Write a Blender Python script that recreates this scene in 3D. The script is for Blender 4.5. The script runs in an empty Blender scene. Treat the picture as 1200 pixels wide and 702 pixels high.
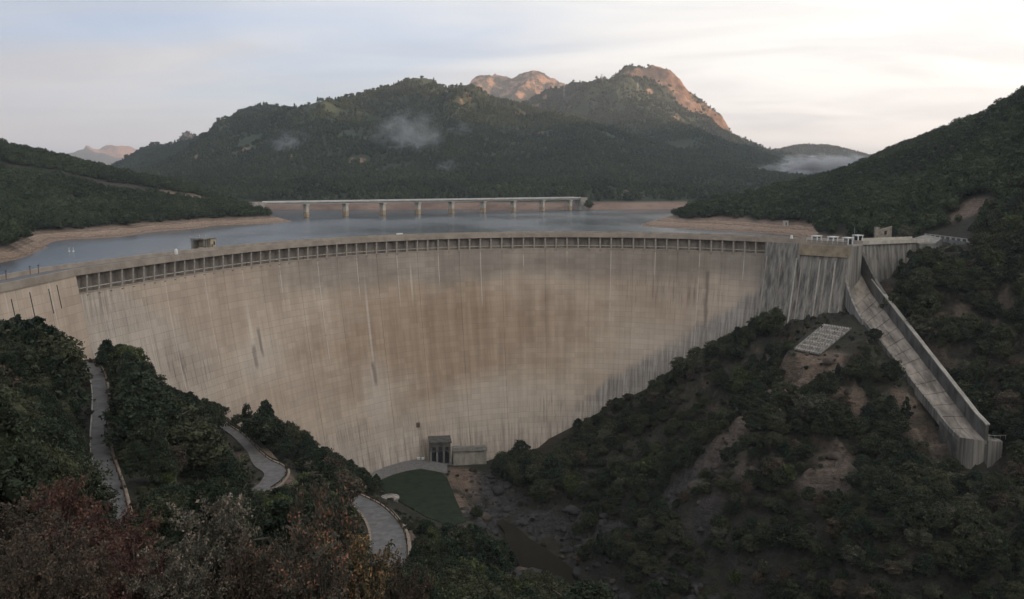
import bpy, bmesh, math, random
import numpy as np
from mathutils import Vector

random.seed(7)
rng = np.random.default_rng(11)
R = math.radians
S = bpy.context.scene
COL = S.collection

# ------------------------------------------------------------------ camera
F_PX, CX, CY, HORIZON, CAM_Z = 1039.0, 600.0, 337.5, 212.0, 20.0
PITCH = math.atan((CY - HORIZON) / F_PX)
cam_d = bpy.data.cameras.new('camera')
cam = bpy.data.objects.new('camera', cam_d); COL.objects.link(cam)
cam.location = (0, 0, CAM_Z)
cam.rotation_euler = (math.pi / 2 - PITCH, 0, 0)
cam_d.sensor_fit = 'HORIZONTAL'; cam_d.sensor_width = 36
cam_d.lens = 36 * F_PX / 1200
cam_d.shift_y = -13.5 / 1200
cam_d.clip_start = 0.5; cam_d.clip_end = 60000
S.camera = cam

# ------------------------------------------------------------------ sky, sun, exposure
SUN_AZ, SUN_EL = 106.0, 4.4            # compass degrees, degrees above the horizon (camera looks north = +Y)
W = bpy.data.worlds.new('World'); S.world = W; W.use_nodes = True
wn, wl = W.node_tree.nodes, W.node_tree.links
wn.clear()
sky = wn.new('ShaderNodeTexSky'); sky.sky_type = 'NISHITA'; sky.sun_disc = False
sky.sun_elevation = R(SUN_EL); sky.sun_rotation = R(SUN_AZ); sky.altitude = 650
sky.air_density = 1.0; sky.dust_density = 1.6; sky.ozone_density = 4.0
wout = wn.new('ShaderNodeOutputWorld'); wbg = wn.new('ShaderNodeBackground'); wbg.inputs['Strength'].default_value = 0.1
sun_vec = Vector((math.sin(R(SUN_AZ)) * math.cos(R(SUN_EL)), math.cos(R(SUN_AZ)) * math.cos(R(SUN_EL)), math.sin(R(SUN_EL))))

def N(nodes, t, **kw):
    n = nodes.new(t)
    for k, v in kw.items():
        if k in n.inputs.keys(): n.inputs[k].default_value = v
        else: setattr(n, k, v)
    return n

def mathn(nodes, links, op, a, b=None, c=None, clamp=False):
    n = nodes.new('ShaderNodeMath'); n.operation = op; n.use_clamp = clamp
    for i, v in enumerate((a, b, c)):
        if v is None: continue
        if isinstance(v, (int, float)): n.inputs[i].default_value = v
        else: links.new(v, n.inputs[i])
    return n.outputs[0]

def mixc(nodes, links, fac, a, b, blend='MIX'):
    n = nodes.new('ShaderNodeMix'); n.data_type = 'RGBA'; n.blend_type = blend
    for i, v in ((0, fac), (6, a), (7, b)):
        if isinstance(v, (int, float)): n.inputs[i].default_value = v
        elif isinstance(v, tuple): n.inputs[i].default_value = (*v[:3], 1)
        else: links.new(v, n.inputs[i])
    return n.outputs[2]

def maprange(nodes, links, v, a, b, c=0.0, d=1.0, smooth=True):
    n = nodes.new('ShaderNodeMapRange'); n.interpolation_type = 'SMOOTHSTEP' if smooth else 'LINEAR'
    links.new(v, n.inputs[0])
    for i, x in enumerate((a, b, c, d)): n.inputs[i + 1].default_value = x
    return n.outputs[0]

def world_sky():
    tc = wn.new('ShaderNodeTexCoord')
    sep = wn.new('ShaderNodeSeparateXYZ'); wl.new(tc.outputs['Generated'], sep.inputs[0])
    # a high sheet of thin cloud: the view direction meets a plane overhead
    zz = mathn(wn, wl, 'ADD', mathn(wn, wl, 'MAXIMUM', sep.outputs[2], 0.0), 0.10)
    u = mathn(wn, wl, 'DIVIDE', sep.outputs[0], zz); v = mathn(wn, wl, 'DIVIDE', sep.outputs[1], zz)
    cmb = wn.new('ShaderNodeCombineXYZ'); wl.new(u, cmb.inputs[0]); wl.new(v, cmb.inputs[1])
    mp = wn.new('ShaderNodeMapping'); wl.new(cmb.outputs[0], mp.inputs[0])
    mp.inputs['Scale'].default_value = (0.55, 1.0, 1.0); mp.inputs['Rotation'].default_value = (0, 0, R(14)); mp.inputs['Location'].default_value = (3.1, 1.7, 0)
    n1 = N(wn, 'ShaderNodeTexNoise', Scale=0.5, Detail=4.0, Roughness=0.5); wl.new(mp.outputs[0], n1.inputs['Vector'])
    n1.inputs['Distortion'].default_value = 0.5
    cover = maprange(wn, wl, n1.outputs[0], 0.30, 0.60, 0.55, 1.0)
    n2 = N(wn, 'ShaderNodeTexNoise', Scale=0.95, Detail=5.0, Roughness=0.58); wl.new(mp.outputs[0], n2.inputs['Vector'])
    n2.inputs['Distortion'].default_value = 0.9
    # thin cloud scatters sunlight forward: brighter and warmer around the sun's side
    dot = wn.new('ShaderNodeVectorMath'); dot.operation = 'DOT_PRODUCT'
    wl.new(tc.outputs['Generated'], dot.inputs[0]); dot.inputs[1].default_value = sun_vec
    fwd = maprange(wn, wl, dot.outputs['Value'], -0.85, 0.75, 0.0, 1.0, smooth=False)
    cc = mixc(wn, wl, fwd, SKY_CLOUD_FAR, SKY_CLOUD_SUN)
    cc = mixc(wn, wl, maprange(wn, wl, n2.outputs[0], 0.36, 0.62, 0.30, 0.0), cc, SKY_CLOUD_DARK)
    tint = mixc(wn, wl, 1.0, sky.outputs[0], SKY_BLUE_GAIN, 'MULTIPLY')
    c = mixc(wn, wl, cover, tint, cc)
    wl.new(c, wbg.inputs['Color']); wl.new(wbg.outputs[0], wout.inputs[0])
SKY_CLOUD_FAR = (1.52, 1.60, 1.78)
SKY_CLOUD_SUN = (5.5, 5.3, 4.8)
SKY_CLOUD_DARK = (1.1, 1.22, 1.48)
SKY_BLUE_GAIN = (1.2, 1.25, 1.4)
world_sky()

sun_d = bpy.data.lights.new('sun', 'SUN'); sun_d.energy = 3.3; sun_d.angle = R(0.53); sun_d.color = (1.0, 0.60, 0.34)
sun_o = bpy.data.objects.new('sun', sun_d); COL.objects.link(sun_o)
sun_o.rotation_euler = (-sun_vec).to_track_quat('-Z', 'Y').to_euler()

S.render.engine = 'CYCLES'
S.view_settings.view_transform = 'Standard'; S.view_settings.look = 'None'
S.view_settings.gamma = 1; S.view_settings.use_curve_mapping = False
S.view_settings.exposure = 1.78
cy_ = S.cycles; cy_.max_bounces = 5; cy_.diffuse_bounces = 3; cy_.glossy_bounces = 2; cy_.transmission_bounces = 2; cy_.volume_bounces = 0; cy_.caustics_reflective = False; cy_.caustics_refractive = False

# ------------------------------------------------------------------ geometry helpers
def ray(px, py):
    cx, cy = (px - CX) / F_PX, -(py - CY) / F_PX
    return np.array([cx, math.cos(PITCH) + math.sin(PITCH) * cy, -math.sin(PITCH) + math.cos(PITCH) * cy])
def atz(px, py, z):
    r = ray(px, py); t = (z - CAM_Z) / r[2]; return np.array([0, 0, CAM_Z]) + t * r
def aty(px, py, Y):
    r = ray(px, py); t = Y / r[1]; return np.array([0, 0, CAM_Z]) + t * r
def to_px(p):
    p = np.asarray(p, float); d = p - np.array([0, 0, CAM_Z])
    fw = d[..., 1] * math.cos(PITCH) - d[..., 2] * math.sin(PITCH)
    up = d[..., 1] * math.sin(PITCH) + d[..., 2] * math.cos(PITCH)
    return CX + F_PX * d[..., 0] / fw, CY - F_PX * up / fw, fw

def tag(o, label=None, cat=None, group=None, kind=None):
    if label: o['label'] = label
    if cat: o['category'] = cat
    if group: o['group'] = group
    if kind: o['kind'] = kind
    return o
def empty(name, loc=(0, 0, 0), rz=0.0):
    o = bpy.data.objects.new(name, None); COL.objects.link(o)
    o.location = loc; o.rotation_euler = (0, 0, rz); o.empty_display_size = 0.5
    return o
def link(name, me, parent=None, mat=None, loc=None):
    o = bpy.data.objects.new(name, me); COL.objects.link(o)
    if mat and not me.materials: me.materials.append(mat)
    if parent: o.parent = parent
    if loc is not None: o.location = loc
    return o
def copy_tree(o, parent=None):
    c = o.copy(); COL.objects.link(c); c.parent = parent
    for ch in o.children: copy_tree(ch, c)
    return c

class MB:
    """collects vertices and faces of ONE mesh"""
    def __init__(s): s.v = []; s.f = []; s.uv = None
    def add(s, vs, fs):
        b = len(s.v); s.v += [tuple(map(float, p)) for p in vs]; s.f += [tuple(b + i for i in q) for q in fs]; return s
    def hexa(s, p):            # 8 corners: bottom ring 0-3, top ring 4-7
        return s.add(p, [(3, 2, 1, 0), (4, 5, 6, 7), (0, 1, 5, 4), (1, 2, 6, 5), (2, 3, 7, 6), (3, 0, 4, 7)])
    def box(s, c, d, ax=(1, 0)):   # centre, full size, direction of local x in plan
        ax = np.array([ax[0], ax[1], 0.0]); ax /= np.linalg.norm(ax); ay = np.array([-ax[1], ax[0], 0]); az = np.array([0, 0, 1.0])
        c = np.array(c, float); h = [q / 2 for q in d]; P = []
        for k in (-1, 1):
            for i, j in ((-1, -1), (1, -1), (1, 1), (-1, 1)): P.append(c + ax * i * h[0] + ay * j * h[1] + az * k * h[2])
        return s.hexa(P)
    def bar(s, a, b, r, n=6):
        a = np.array(a, float); b = np.array(b, float); d = b - a; d /= np.linalg.norm(d) + 1e-9
        t = np.array([0, 0, 1.0]) if abs(d[2]) < 0.9 else np.array([1.0, 0, 0]); u = np.cross(d, t); u /= np.linalg.norm(u); w = np.cross(d, u)
        r2 = r if not isinstance(r, tuple) else r[1]; r1 = r if not isinstance(r, tuple) else r[0]
        P = [a + r1 * (math.cos(2 * math.pi * i / n) * u + math.sin(2 * math.pi * i / n) * w) for i in range(n)] + \
            [b + r2 * (math.cos(2 * math.pi * i / n) * u + math.sin(2 * math.pi * i / n) * w) for i in range(n)]
        return s.add(P, [(i, (i + 1) % n, n + (i + 1) % n, n + i) for i in range(n)] + [tuple(range(n))[::-1], tuple(range(n, 2 * n))])
    def sweep(s, path, prof):   # path: list of (origin, side, up); prof: closed polygon of (side, up)
        n = len(prof); P = []
        for o, sd, up in path:
            for a, b in prof: P.append(np.array(o) + np.array(sd) * a + np.array(up) * b)
        Fc = []
        for k in range(len(path) - 1):
            for i in range(n): Fc.append((k * n + i, k * n + (i + 1) % n, (k + 1) * n + (i + 1) % n, (k + 1) * n + i))
        m = len(path) - 1
        Fc += [tuple(range(n))[::-1], tuple(m * n + i for i in range(n))]
        return s.add(P, Fc)
    def mesh(s, name, smooth=False):
        me = bpy.data.meshes.new(name); me.from_pydata(s.v, [], s.f); me.validate()
        bm = bmesh.new(); bm.from_mesh(me); bmesh.ops.recalc_face_normals(bm, faces=bm.faces); bm.to_mesh(me); bm.free()
        if smooth: me.polygons.foreach_set('use_smooth', [True] * len(me.polygons))
        return me
    def build(s, name, mat, parent=None, smooth=False, loc=None):
        me = s.mesh(name, smooth); me.materials.append(mat)
        return link(name, me, parent, loc=loc)

def grid_mesh(name, X, Y, Z, smooth=True):
    """X, Y, Z are (ny, nx) arrays"""
    ny, nx = X.shape
    co = np.stack([X, Y, Z], -1).reshape(-1, 3).astype(np.float32)
    i = np.arange(ny * nx).reshape(ny, nx)
    q = np.stack([i[:-1, :-1], i[:-1, 1:], i[1:, 1:], i[1:, :-1]], -1).reshape(-1, 4)
    me = bpy.data.meshes.new(name)
    me.vertices.add(len(co)); me.vertices.foreach_set('co', co.ravel())
    me.loops.add(q.size); me.loops.foreach_set('vertex_index', q.ravel().astype(np.int32))
    me.polygons.add(len(q)); me.polygons.foreach_set('loop_start', np.arange(0, q.size, 4, dtype=np.int32))
    me.polygons.foreach_set('use_smooth', np.ones(len(q), bool) if smooth else np.zeros(len(q), bool))
    me.update(); me.validate(); return me

def tris_mesh(name, V, Fc, mat=None, smooth=False):
    me = bpy.data.meshes.new(name); V = np.asarray(V, np.float32); Fc = np.asarray(Fc, np.int32); k = Fc.shape[1]
    me.vertices.add(len(V)); me.vertices.foreach_set('co', V.ravel())
    me.loops.add(Fc.size); me.loops.foreach_set('vertex_index', Fc.ravel())
    me.polygons.add(len(Fc)); me.polygons.foreach_set('loop_start', np.arange(0, Fc.size, k, dtype=np.int32))
    if smooth: me.polygons.foreach_set('use_smooth', np.ones(len(Fc), bool))
    me.update(); me.validate()
    if mat: me.materials.append(mat)
    return me

# value noise in numpy
_perm = np.random.default_rng(5).random((256, 256))
def vnoise(x, y):
    xi = np.floor(x).astype(int); yi = np.floor(y).astype(int); fx = x - xi; fy = y - yi
    fx = fx * fx * fx * (fx * (fx * 6 - 15) + 10); fy = fy * fy * fy * (fy * (fy * 6 - 15) + 10)
    a = _perm[xi % 256, yi % 256]; b = _perm[(xi + 1) % 256, yi % 256]; c = _perm[xi % 256, (yi + 1) % 256]; d = _perm[(xi + 1) % 256, (yi + 1) % 256]
    return (a * (1 - fx) + b * fx) * (1 - fy) + (c * (1 - fx) + d * fx) * fy
def fbm(x, y, o=5, g=0.5, ridged=False):
    s = np.zeros_like(np.asarray(x, float)); a = 1.0; t = 0
    for k in range(o):
        c, sn = math.cos(0.6 * k), math.sin(0.6 * k)
        n = vnoise(x * c - y * sn + 17.3 * k, x * sn + y * c + 9.1 * k)
        if ridged: n = 1 - np.abs(2 * n - 1)
        s += a * n; t += a; a *= g; x = x * 2.03; y = y * 2.03
    return s / t
def tps(ctrl, lam=0.0):
    P = np.array(ctrl, float); n = len(P); sc = 100.0
    def U(r2): return 0.5 * r2 * np.log(r2 + 1e-12)
    xy = P[:, :2] / sc
    d2 = ((xy[:, None] - xy[None]) ** 2).sum(-1)
    A = np.zeros((n + 3, n + 3)); A[:n, :n] = U(d2) + lam * np.eye(n); A[:n, n] = 1; A[:n, n + 1:] = xy; A[n, :n] = 1; A[n + 1:, :n] = xy.T
    w = np.linalg.solve(A, np.concatenate([P[:, 2], np.zeros(3)]))
    def f(x, y):
        x = np.asarray(x, float); sh = x.shape; q = np.stack([x.ravel(), np.asarray(y, float).ravel()], -1) / sc
        out = np.empty(len(q))
        for k in range(0, len(q), 20000):
            c = q[k:k + 20000]; dd = ((c[:, None] - xy[None]) ** 2).sum(-1)
            out[k:k + 20000] = U(dd) @ w[:n] + w[n] + c @ w[n + 1:]
        return out.reshape(sh)
    return f
def sstep(a, b, x):
    t = np.clip((x - a) / (b - a), 0, 1); return t * t * (3 - 2 * t)
def seg_dist(x, y, pts):
    """distance to a polyline and the interpolated value of its third column"""
    best = np.full(np.shape(x), 1e9); val = np.zeros(np.shape(x))
    for a, b in zip(pts[:-1], pts[1:]):
        dx, dy = b[0] - a[0], b[1] - a[1]; L2 = dx * dx + dy * dy
        t = np.clip(((x - a[0]) * dx + (y - a[1]) * dy) / L2, 0, 1)
        d = np.hypot(x - a[0] - t * dx, y - a[1] - t * dy); m = d < best
        best = np.where(m, d, best); val = np.where(m, a[2] + t * (b[2] - a[2]), val)
    return best, val
def smooth_path(pts, n):
    """Catmull-Rom through points"""
    P = np.array(pts, float); P = np.vstack([2 * P[0] - P[1], P, 2 * P[-1] - P[-2]]); out = []
    m = len(P) - 3
    for q in np.linspace(0, m - 1e-6, n):
        i = int(q); t = q - i; a, b, c, d = P[i:i + 4]
        out.append(0.5 * (2 * b + (c - a) * t + (2 * a - 5 * b + 4 * c - d) * t * t + (3 * b - a - 3 * c + d) * t ** 3))
    return np.array(out)

# ------------------------------------------------------------------ materials
def new_mat(name):
    m = bpy.data.materials.new(name); m.use_nodes = True
    b = m.node_tree.nodes['Principled BSDF']; b.inputs['Specular IOR Level'].default_value = 0.25
    return m, m.node_tree.nodes, m.node_tree.links, b
def simple_mat(name, c, rough=0.85, var=0.25, scale=1.5, bump=0.25, metal=0.0, stretch=(1, 1, 1)):
    m, n, l, b = new_mat(name)
    tc = n.new('ShaderNodeTexCoord'); mp = n.new('ShaderNodeMapping'); mp.inputs['Scale'].default_value = stretch
    l.new(tc.outputs['Object'], mp.inputs[0])
    t = N(n, 'ShaderNodeTexNoise', Scale=scale, Detail=7.0, Roughness=0.65); l.new(mp.outputs[0], t.inputs['Vector'])
    lo = tuple(q * (1 - var) for q in c); hi = tuple(min(1, q * (1 + var)) for q in c)
    l.new(mixc(n, l, maprange(n, l, t.outputs[0], 0.3, 0.7), lo, hi), b.inputs['Base Color'])
    b.inputs['Roughness'].default_value = rough; b.inputs['Metallic'].default_value = metal
    if bump:
        bp = N(n, 'ShaderNodeBump', Strength=bump, Distance=0.1); l.new(t.outputs[0], bp.inputs['Height']); l.new(bp.outputs[0], b.inputs['Normal'])
    return m
def leaf_mat(name, c1, c2, c3=None, rough=0.75, amount=0.35, pscale=0.5):
    m, n, l, b = new_mat(name)
    oi = n.new('ShaderNodeObjectInfo'); geo = n.new('ShaderNodeNewGeometry')
    t = N(n, 'ShaderNodeTexNoise', Scale=pscale, Detail=3.0); l.new(geo.outputs['Position'], t.inputs['Vector'])
    col = mixc(n, l, oi.outputs['Random'], c1, c2)
    if c3:
        f = mathn(n, l, 'MULTIPLY', maprange(n, l, geo.outputs['Random Per Island'], 1 - amount, 1 - amount + 0.05), maprange(n, l, t.outputs[0], 0.35, 0.6))
        col = mixc(n, l, f, col, c3)
    col = mixc(n, l, 1.0, col, mixc(n, l, maprange(n, l, t.outputs[0], 0.3, 0.7), (0.72, 0.72, 0.72), (1.25, 1.25, 1.2)), 'MULTIPLY')
    l.new(col, b.inputs['Base Color']); b.inputs['Roughness'].default_value = rough
    b.inputs['Specular IOR Level'].default_value = 0.15
    return m

CONC = simple_mat('concrete', (0.30, 0.275, 0.24), var=0.28, scale=0.35, stretch=(1, 1, 0.5))
CONC_L = simple_mat('pale_concrete', (0.42, 0.39, 0.34), var=0.2, scale=0.4)
CONC_D = simple_mat('grey_concrete', (0.17, 0.165, 0.15), var=0.35, scale=0.3, stretch=(1.5, 1.5, 0.3))
ASPH = simple_mat('asphalt', (0.115, 0.115, 0.118), var=0.18, scale=0.5, bump=0.1)
ASPH_D = simple_mat('road_asphalt', (0.125, 0.12, 0.115), var=0.28, scale=0.6, bump=0.1)
KERB = simple_mat('kerb_stone', (0.24, 0.195, 0.15), var=0.25, scale=1.2)
WHITE = simple_mat('white_paint', (0.68, 0.68, 0.66), var=0.06, rough=0.6, bump=0.05)
DARK = simple_mat('dark_glass', (0.03, 0.033, 0.037), var=0.2, rough=0.25, bump=0)
RUST = simple_mat('weathered_steel', (0.14, 0.10, 0.075), var=0.4, scale=3, rough=0.7)
GALV = simple_mat('galvanised_steel', (0.30, 0.30, 0.30), var=0.2, scale=2, rough=0.5, metal=0.4)
STONE = simple_mat('masonry', (0.26, 0.23, 0.19), var=0.35, scale=1.2, bump=0.6)
ROCKM = simple_mat('rock', (0.085, 0.072, 0.058), var=0.5, scale=0.7, bump=0.9)
ROCK_D = simple_mat('dark_rock', (0.042, 0.041, 0.04), var=0.5, scale=0.7, bump=0.9)
BARK = simple_mat('bark', (0.07, 0.055, 0.042), var=0.4, scale=4, bump=0.6)
BRIDGE_M = simple_mat('bridge_concrete', (0.55, 0.53, 0.50), var=0.12, scale=0.15)

# ------------------------------------------------------------------ dam geometry (plan curve of the crest)
C0 = np.array([20.0, 225.0])
_cr = np.array([(-100.4, 203.4), (-98.2, 218.5), (-94.7, 233.5), (-88.1, 253.5), (-79.5, 273), (-64, 301.3), (-37.7, 326.2), (-6.6, 340.8), (33, 343.4), (52.5, 340.6), (64.4, 334.6), (78.5, 325.9), (90.6, 315.7), (102.4, 303.9), (111.8, 293.4)])
_th = np.unwrap(np.arctan2(_cr[:, 1] - C0[1], _cr[:, 0] - C0[0])); _rr = np.hypot(_cr[:, 0] - C0[0], _cr[:, 1] - C0[1])
_th = np.where(_th < -1, _th + 2 * math.pi, _th)
_pf = np.polyfit(_th - 1.9, _rr, 4)
def crest_xy(th, off=0.0):
    r = np.polyval(_pf, np.asarray(th) - 1.9) - off
    return np.stack([C0[0] + r * np.cos(th), C0[1] + r * np.sin(th)], -1)
TH_L, TH_R = _th[0], math.atan2(315.7 - 225, 90.6 - 20)     # arcaded part: from the left wing to the spillway blocks
_tt = np.linspace(TH_L, TH_R, 800); _pp = crest_xy(_tt); _ss = np.concatenate([[0], np.cumsum(np.hypot(*np.diff(_pp, axis=0).T))])
ARC = _ss[-1]
def th_of(s): return np.interp(s, _ss, _tt)
DAM_H = 84.0
def batter(z):                       # how far the face leans downstream below the crest
    t = np.clip((-z - 6.0) / (DAM_H - 6.0), 0, 1.1); return 15.0 * t ** 1.25
def face_pt(s, z, out=0.0):
    th = th_of(s); p = crest_xy(th, batter(z) + out); return np.array([p[0], p[1], z])
def pix2sv(px, py):
    """where a line of sight meets the dam face: arc length and height"""
    r = ray(px, py); best = None
    for t in np.linspace(150, 420, 1400):
        p = np.array([0, 0, CAM_Z]) + r / r[1] * t
        th = math.atan2(p[1] - C0[1], p[0] - C0[0]); th = th + 2 * math.pi if th < -1 else th
        rr = math.hypot(p[0] - C0[0], p[1] - C0[1])
        if rr >= np.polyval(_pf, th - 1.9) - batter(p[2]): best = (th, p[2]); break
    if best is None: return None
    return float(np.interp(-best[0], -_tt, _ss)), best[1]

# ------------------------------------------------------------------ chute line (needed by the terrain)
CH_L0, CH_L1 = aty(1001, 360, 286), aty(1124, 515, 224)
CH_R0, CH_R1 = aty(1020, 342, 291), aty(1154, 519, 221)
# ------------------------------------------------------------------ terrain
ctrl = []
def cp(px, py, Y, dz=0.0): p = aty(px, py, Y); ctrl.append((p[0], p[1], p[2] + dz))
def cz(px, py, z): ctrl.append(tuple(atz(px, py, z)))
def cx(*a): ctrl.extend(a)
# hill the camera stands on and the left bank
cx((0, 0, 14), (-15, -12, 17), (20, -12, 13), (-60, -20, 26), (60, -20, 2), (0, 30, 2.5), (-12, 26, 5.5), (-22, 26, 9), (-32, 32, 8), (15, 30, -1), (32, 32, -9),
   (0, 60, -17), (-20, 60, -11), (-42, 60, -5), (-64, 60, 2), (-110, 60, 16), (30, 60, -26), (0, 100, -37), (-25, 100, -31), (-48, 104, -21.5),
   (-72, 100, -9), (-105, 100, 4), (-160, 100, 24), (-50, 110, -20.8), (-65, 140, -21), (-77, 163, -20.3), (-89, 187, -19.6),
   (-86, 140, -9), (-112, 140, 2), (-150, 140, 14), (-104, 166, -8), (-101, 190, -13.5), (-125, 175, -3), (-150, 190, 6), (-190, 150, 26), (-160, 230, -2), (-200, 260, 4),
   (-52, 140, -29), (-64, 170, -31), (-76, 200, -37), (-92, 214, -30), (-62, 200, -43), (-71, 227, -49), (-50, 185, -45), (-82, 243, -49),
   (-70, 268, -60), (-60, 285, -72), (-52, 297, -80), (-27, 167, -43), (-18, 131, -38.5), (-40, 150, -36), (-38, 176, -43.5),
   (-10, 190, -64), (-15, 230, -78), (5, 200, -76), (-34, 215, -61), (-42, 250, -73), (-32, 272, -80), (-20, 292, -80.5), (-15, 258, -80), (-38, 290, -80),
   (-4, 285, -84.5), (0, 262, -87), (8, 235, -88), (20, 210, -89), (38, 190, -90), (70, 160, -92), (16, 286, -79), (10, 303, -81), (-17, 302.5, -80.8), (-7, 304, -80.8), (-26, 301, -81), (-15, 315, -85), (-30, 306, -84), (0, 315, -85), (-42, 302, -83), (8, 322, -84), (4, 304, -80))
# right bank: spur under the dam, rock ridges
cx((30, 306, -75), (58, 304, -51), (87, 302, -32), (98, 290, -29), (30, 285, -78), (25, 262, -82), (45, 285, -66), (70, 285, -46), (20, 320, -80), (42, 318, -66), (72, 312, -44), (92, 306, -31))
cp(960, 432, 258); cp(905, 470, 252, 0); cp(850, 515, 245, 1); cp(800, 570, 240); cp(755, 610, 235); cx((60, 264, -60), (42, 262, -70), (78, 276, -47), (78, 250, -43))
cp(965, 397, 272); cp(1000, 470, 240, -2); cp(1060, 500, 235, -3); cp(1000, 560, 215); cp(900, 620, 205); cp(1000, 670, 180); cp(1150, 640, 180); cp(1165, 562, 214, -2); cp(1200, 600, 195); cp(700, 655, 224)
cx((45, 205, -82), (60, 190, -80), (36, 240, -82))
# right of the chute, up to the right-hand hill
cp(1050, 330, 298); cp(1085, 300, 306); cp(1100, 350, 270); cp(1140, 400, 255); cp(1190, 450, 238); cp(1200, 520, 222); cp(1150, 300, 300); cp(1200, 350, 258); cp(1200, 250, 330)
cx((200, 250, 6), (260, 250, 34), (200, 200, -20), (160, 150, -45), (250, 150, -5), (100, 120, -66), (60, 120, -80), (30, 120, -72), (100, 60, -50), (200, 60, -25), (330, 330, 70), (330, 200, 40))
cp(1200, 200, 380); cp(1100, 232, 405); cp(1000, 254, 420); cp(1200, 105, 500, -5); cp(1160, 128, 560, -5); cp(1100, 160, 640, -5); cp(1060, 175, 690, -5); cp(1020, 190, 740, -6); cp(950, 207, 770, -6); cp(880, 225, 760, -6); cp(800, 243, 720, -5)
cp(1000, 225, 560); cp(1100, 200, 520); cp(900, 250, 600); cp(1180, 160, 450)
cx((400, 800, 70), (500, 500, 120), (300, 900, 15), (500, 1000, 60), (200, 900, -20), (160, 316, -3), (175, 330, 0), (150, 335, -8))
for q in ((757, 266), (800, 268), (850, 271), (905, 274)): ctrl.append((*atz(*q, -12)[:2], -12.5))
for q in ((740, 268), (800, 274), (850, 278), (900, 282)): ctrl.append((*atz(*q, -12)[:2], -22))
for q in ((790, 253, 665), (850, 257, 610), (910, 262, 560)): cp(*q)
# left hill beyond the water
def cw(px, py, z): p = atz(px, py, -12.0); ctrl.append((p[0], p[1], z))
SHORE = ((-30, 316), (20, 304), (52, 289), (75, 281), (110, 280), (160, 275), (200, 270), (260, 264), (338, 258))
for q in SHORE: cw(*q, -12.2)
for q in ((-30, 340), (20, 316), (60, 300), (85, 291), (115, 290), (160, 285), (200, 280), (260, 272), (345, 264), (400, 258)): cw(*q, -20)
for q in ((60, 322), (110, 306), (150, 300), (250, 287), (350, 276)): cw(*q, -34)
def shore_y(px): return float(atz(px, np.interp(px, [q[0] for q in SHORE], [q[1] for q in SHORE]), -12.0)[1])
for px, py, d in ((10, 287, 22), (40, 281, 20), (75, 275, 14), (130, 270, 16), (200, 261, 18), (260, 253, 20), (310, 250, 22)): cp(px, py, shore_y(px) + d)
for q in ((0, 172, 700), (100, 190, 740), (200, 212, 770), (260, 229, 775), (312, 244, 770)): cp(*q, -6)
for q in ((0, 230, 560), (100, 235, 620), (200, 240, 690)): cp(*q)
cx((-600, 800, 70), (-700, 500, 90), (-450, 400, 60), (-300, 330, 20), (-350, 950, 0), (-500, 1100, -10), (-230, 880, -18), (-130, 760, -25))
# lake bed
for th in np.linspace(0.9, 3.2, 9):
    p = crest_xy(th, -24); cx((p[0], p[1], -48))
cx((0, 450, -50), (-120, 420, -40), (-100, 600, -40), (60, 560, -45), (0, 700, -45), (-60, 850, -40), (60, 850, -40), (-150, 1000, -25), (0, 1080, -25), (150, 1050, -15), (-350, 1100, -25))
_tf = tps(ctrl, 0.003)

ROAD1 = smooth_path([tuple(aty(*q)) for q in ((142, 622, 99), (137, 600, 105.5), (132, 576, 113), (125, 553, 121.5), (118.5, 530, 131), (117, 505, 143), (118, 480, 156), (117, 455, 171), (111, 434, 185), (98, 424, 196))], 44)
ROAD2 = smooth_path([tuple(aty(*q)) for q in ((250, 489, 233), (262, 499, 229), (278, 510, 222), (292, 524, 211), (306, 541, 199), (322, 552, 190), (316, 566, 180), (290, 584, 165), (262, 610, 150))], 44)
ROAD3 = smooth_path([tuple(aty(*q)) for q in ((402, 578, 176), (418, 586, 170), (434, 596, 163), (448, 612, 153), (455, 630, 144), (455, 655, 133), (448, 690, 120))], 40)
RIVER = np.array([(-4, 268, -85.8), (0, 260, -86), (2, 252, -86), (6, 242, -86), (14, 224, -86), (28, 203, -86), (46, 186, -86), (75, 160, -86)], float)
PADZ = -80.0
PAD = np.array([atz(*q, PADZ)[:2] for q in ((441, 566), (462, 556), (488, 549), (512, 549), (524, 560), (534, 585), (546, 611), (528, 616), (500, 606), (476, 592), (455, 580))])
def in_poly(x, y, P):
    ins = np.zeros(np.shape(x), bool); j = len(P) - 1
    for i in range(len(P)):
        c = ((P[i][1] > y) != (P[j][1] > y)) & (x < (P[j][0] - P[i][0]) * (y - P[i][1]) / (P[j][1] - P[i][1] + 1e-9) + P[i][0]); ins ^= c; j = i
    return ins
def poly_dist(x, y, P):
    Q = [(*p, 0) for p in P] + [(*P[0], 0)]; d, _ = seg_dist(x, y, Q); return np.where(in_poly(x, y, P), 0, d)
CH_AX = np.array([(CH_L0 + CH_R0) / 2 + (0, 4, 2), (CH_L0 + CH_R0) / 2, (CH_L1 + CH_R1) / 2, (CH_L1 + CH_R1) / 2 + ((CH_L1 + CH_R1) - (CH_L0 + CH_R0)) / 2 * 0.1])
APRON = [aty(931, 411, 264), aty(966, 382, 277), aty(997, 387, 273), aty(960, 417, 260)]
HOLE = []
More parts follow.
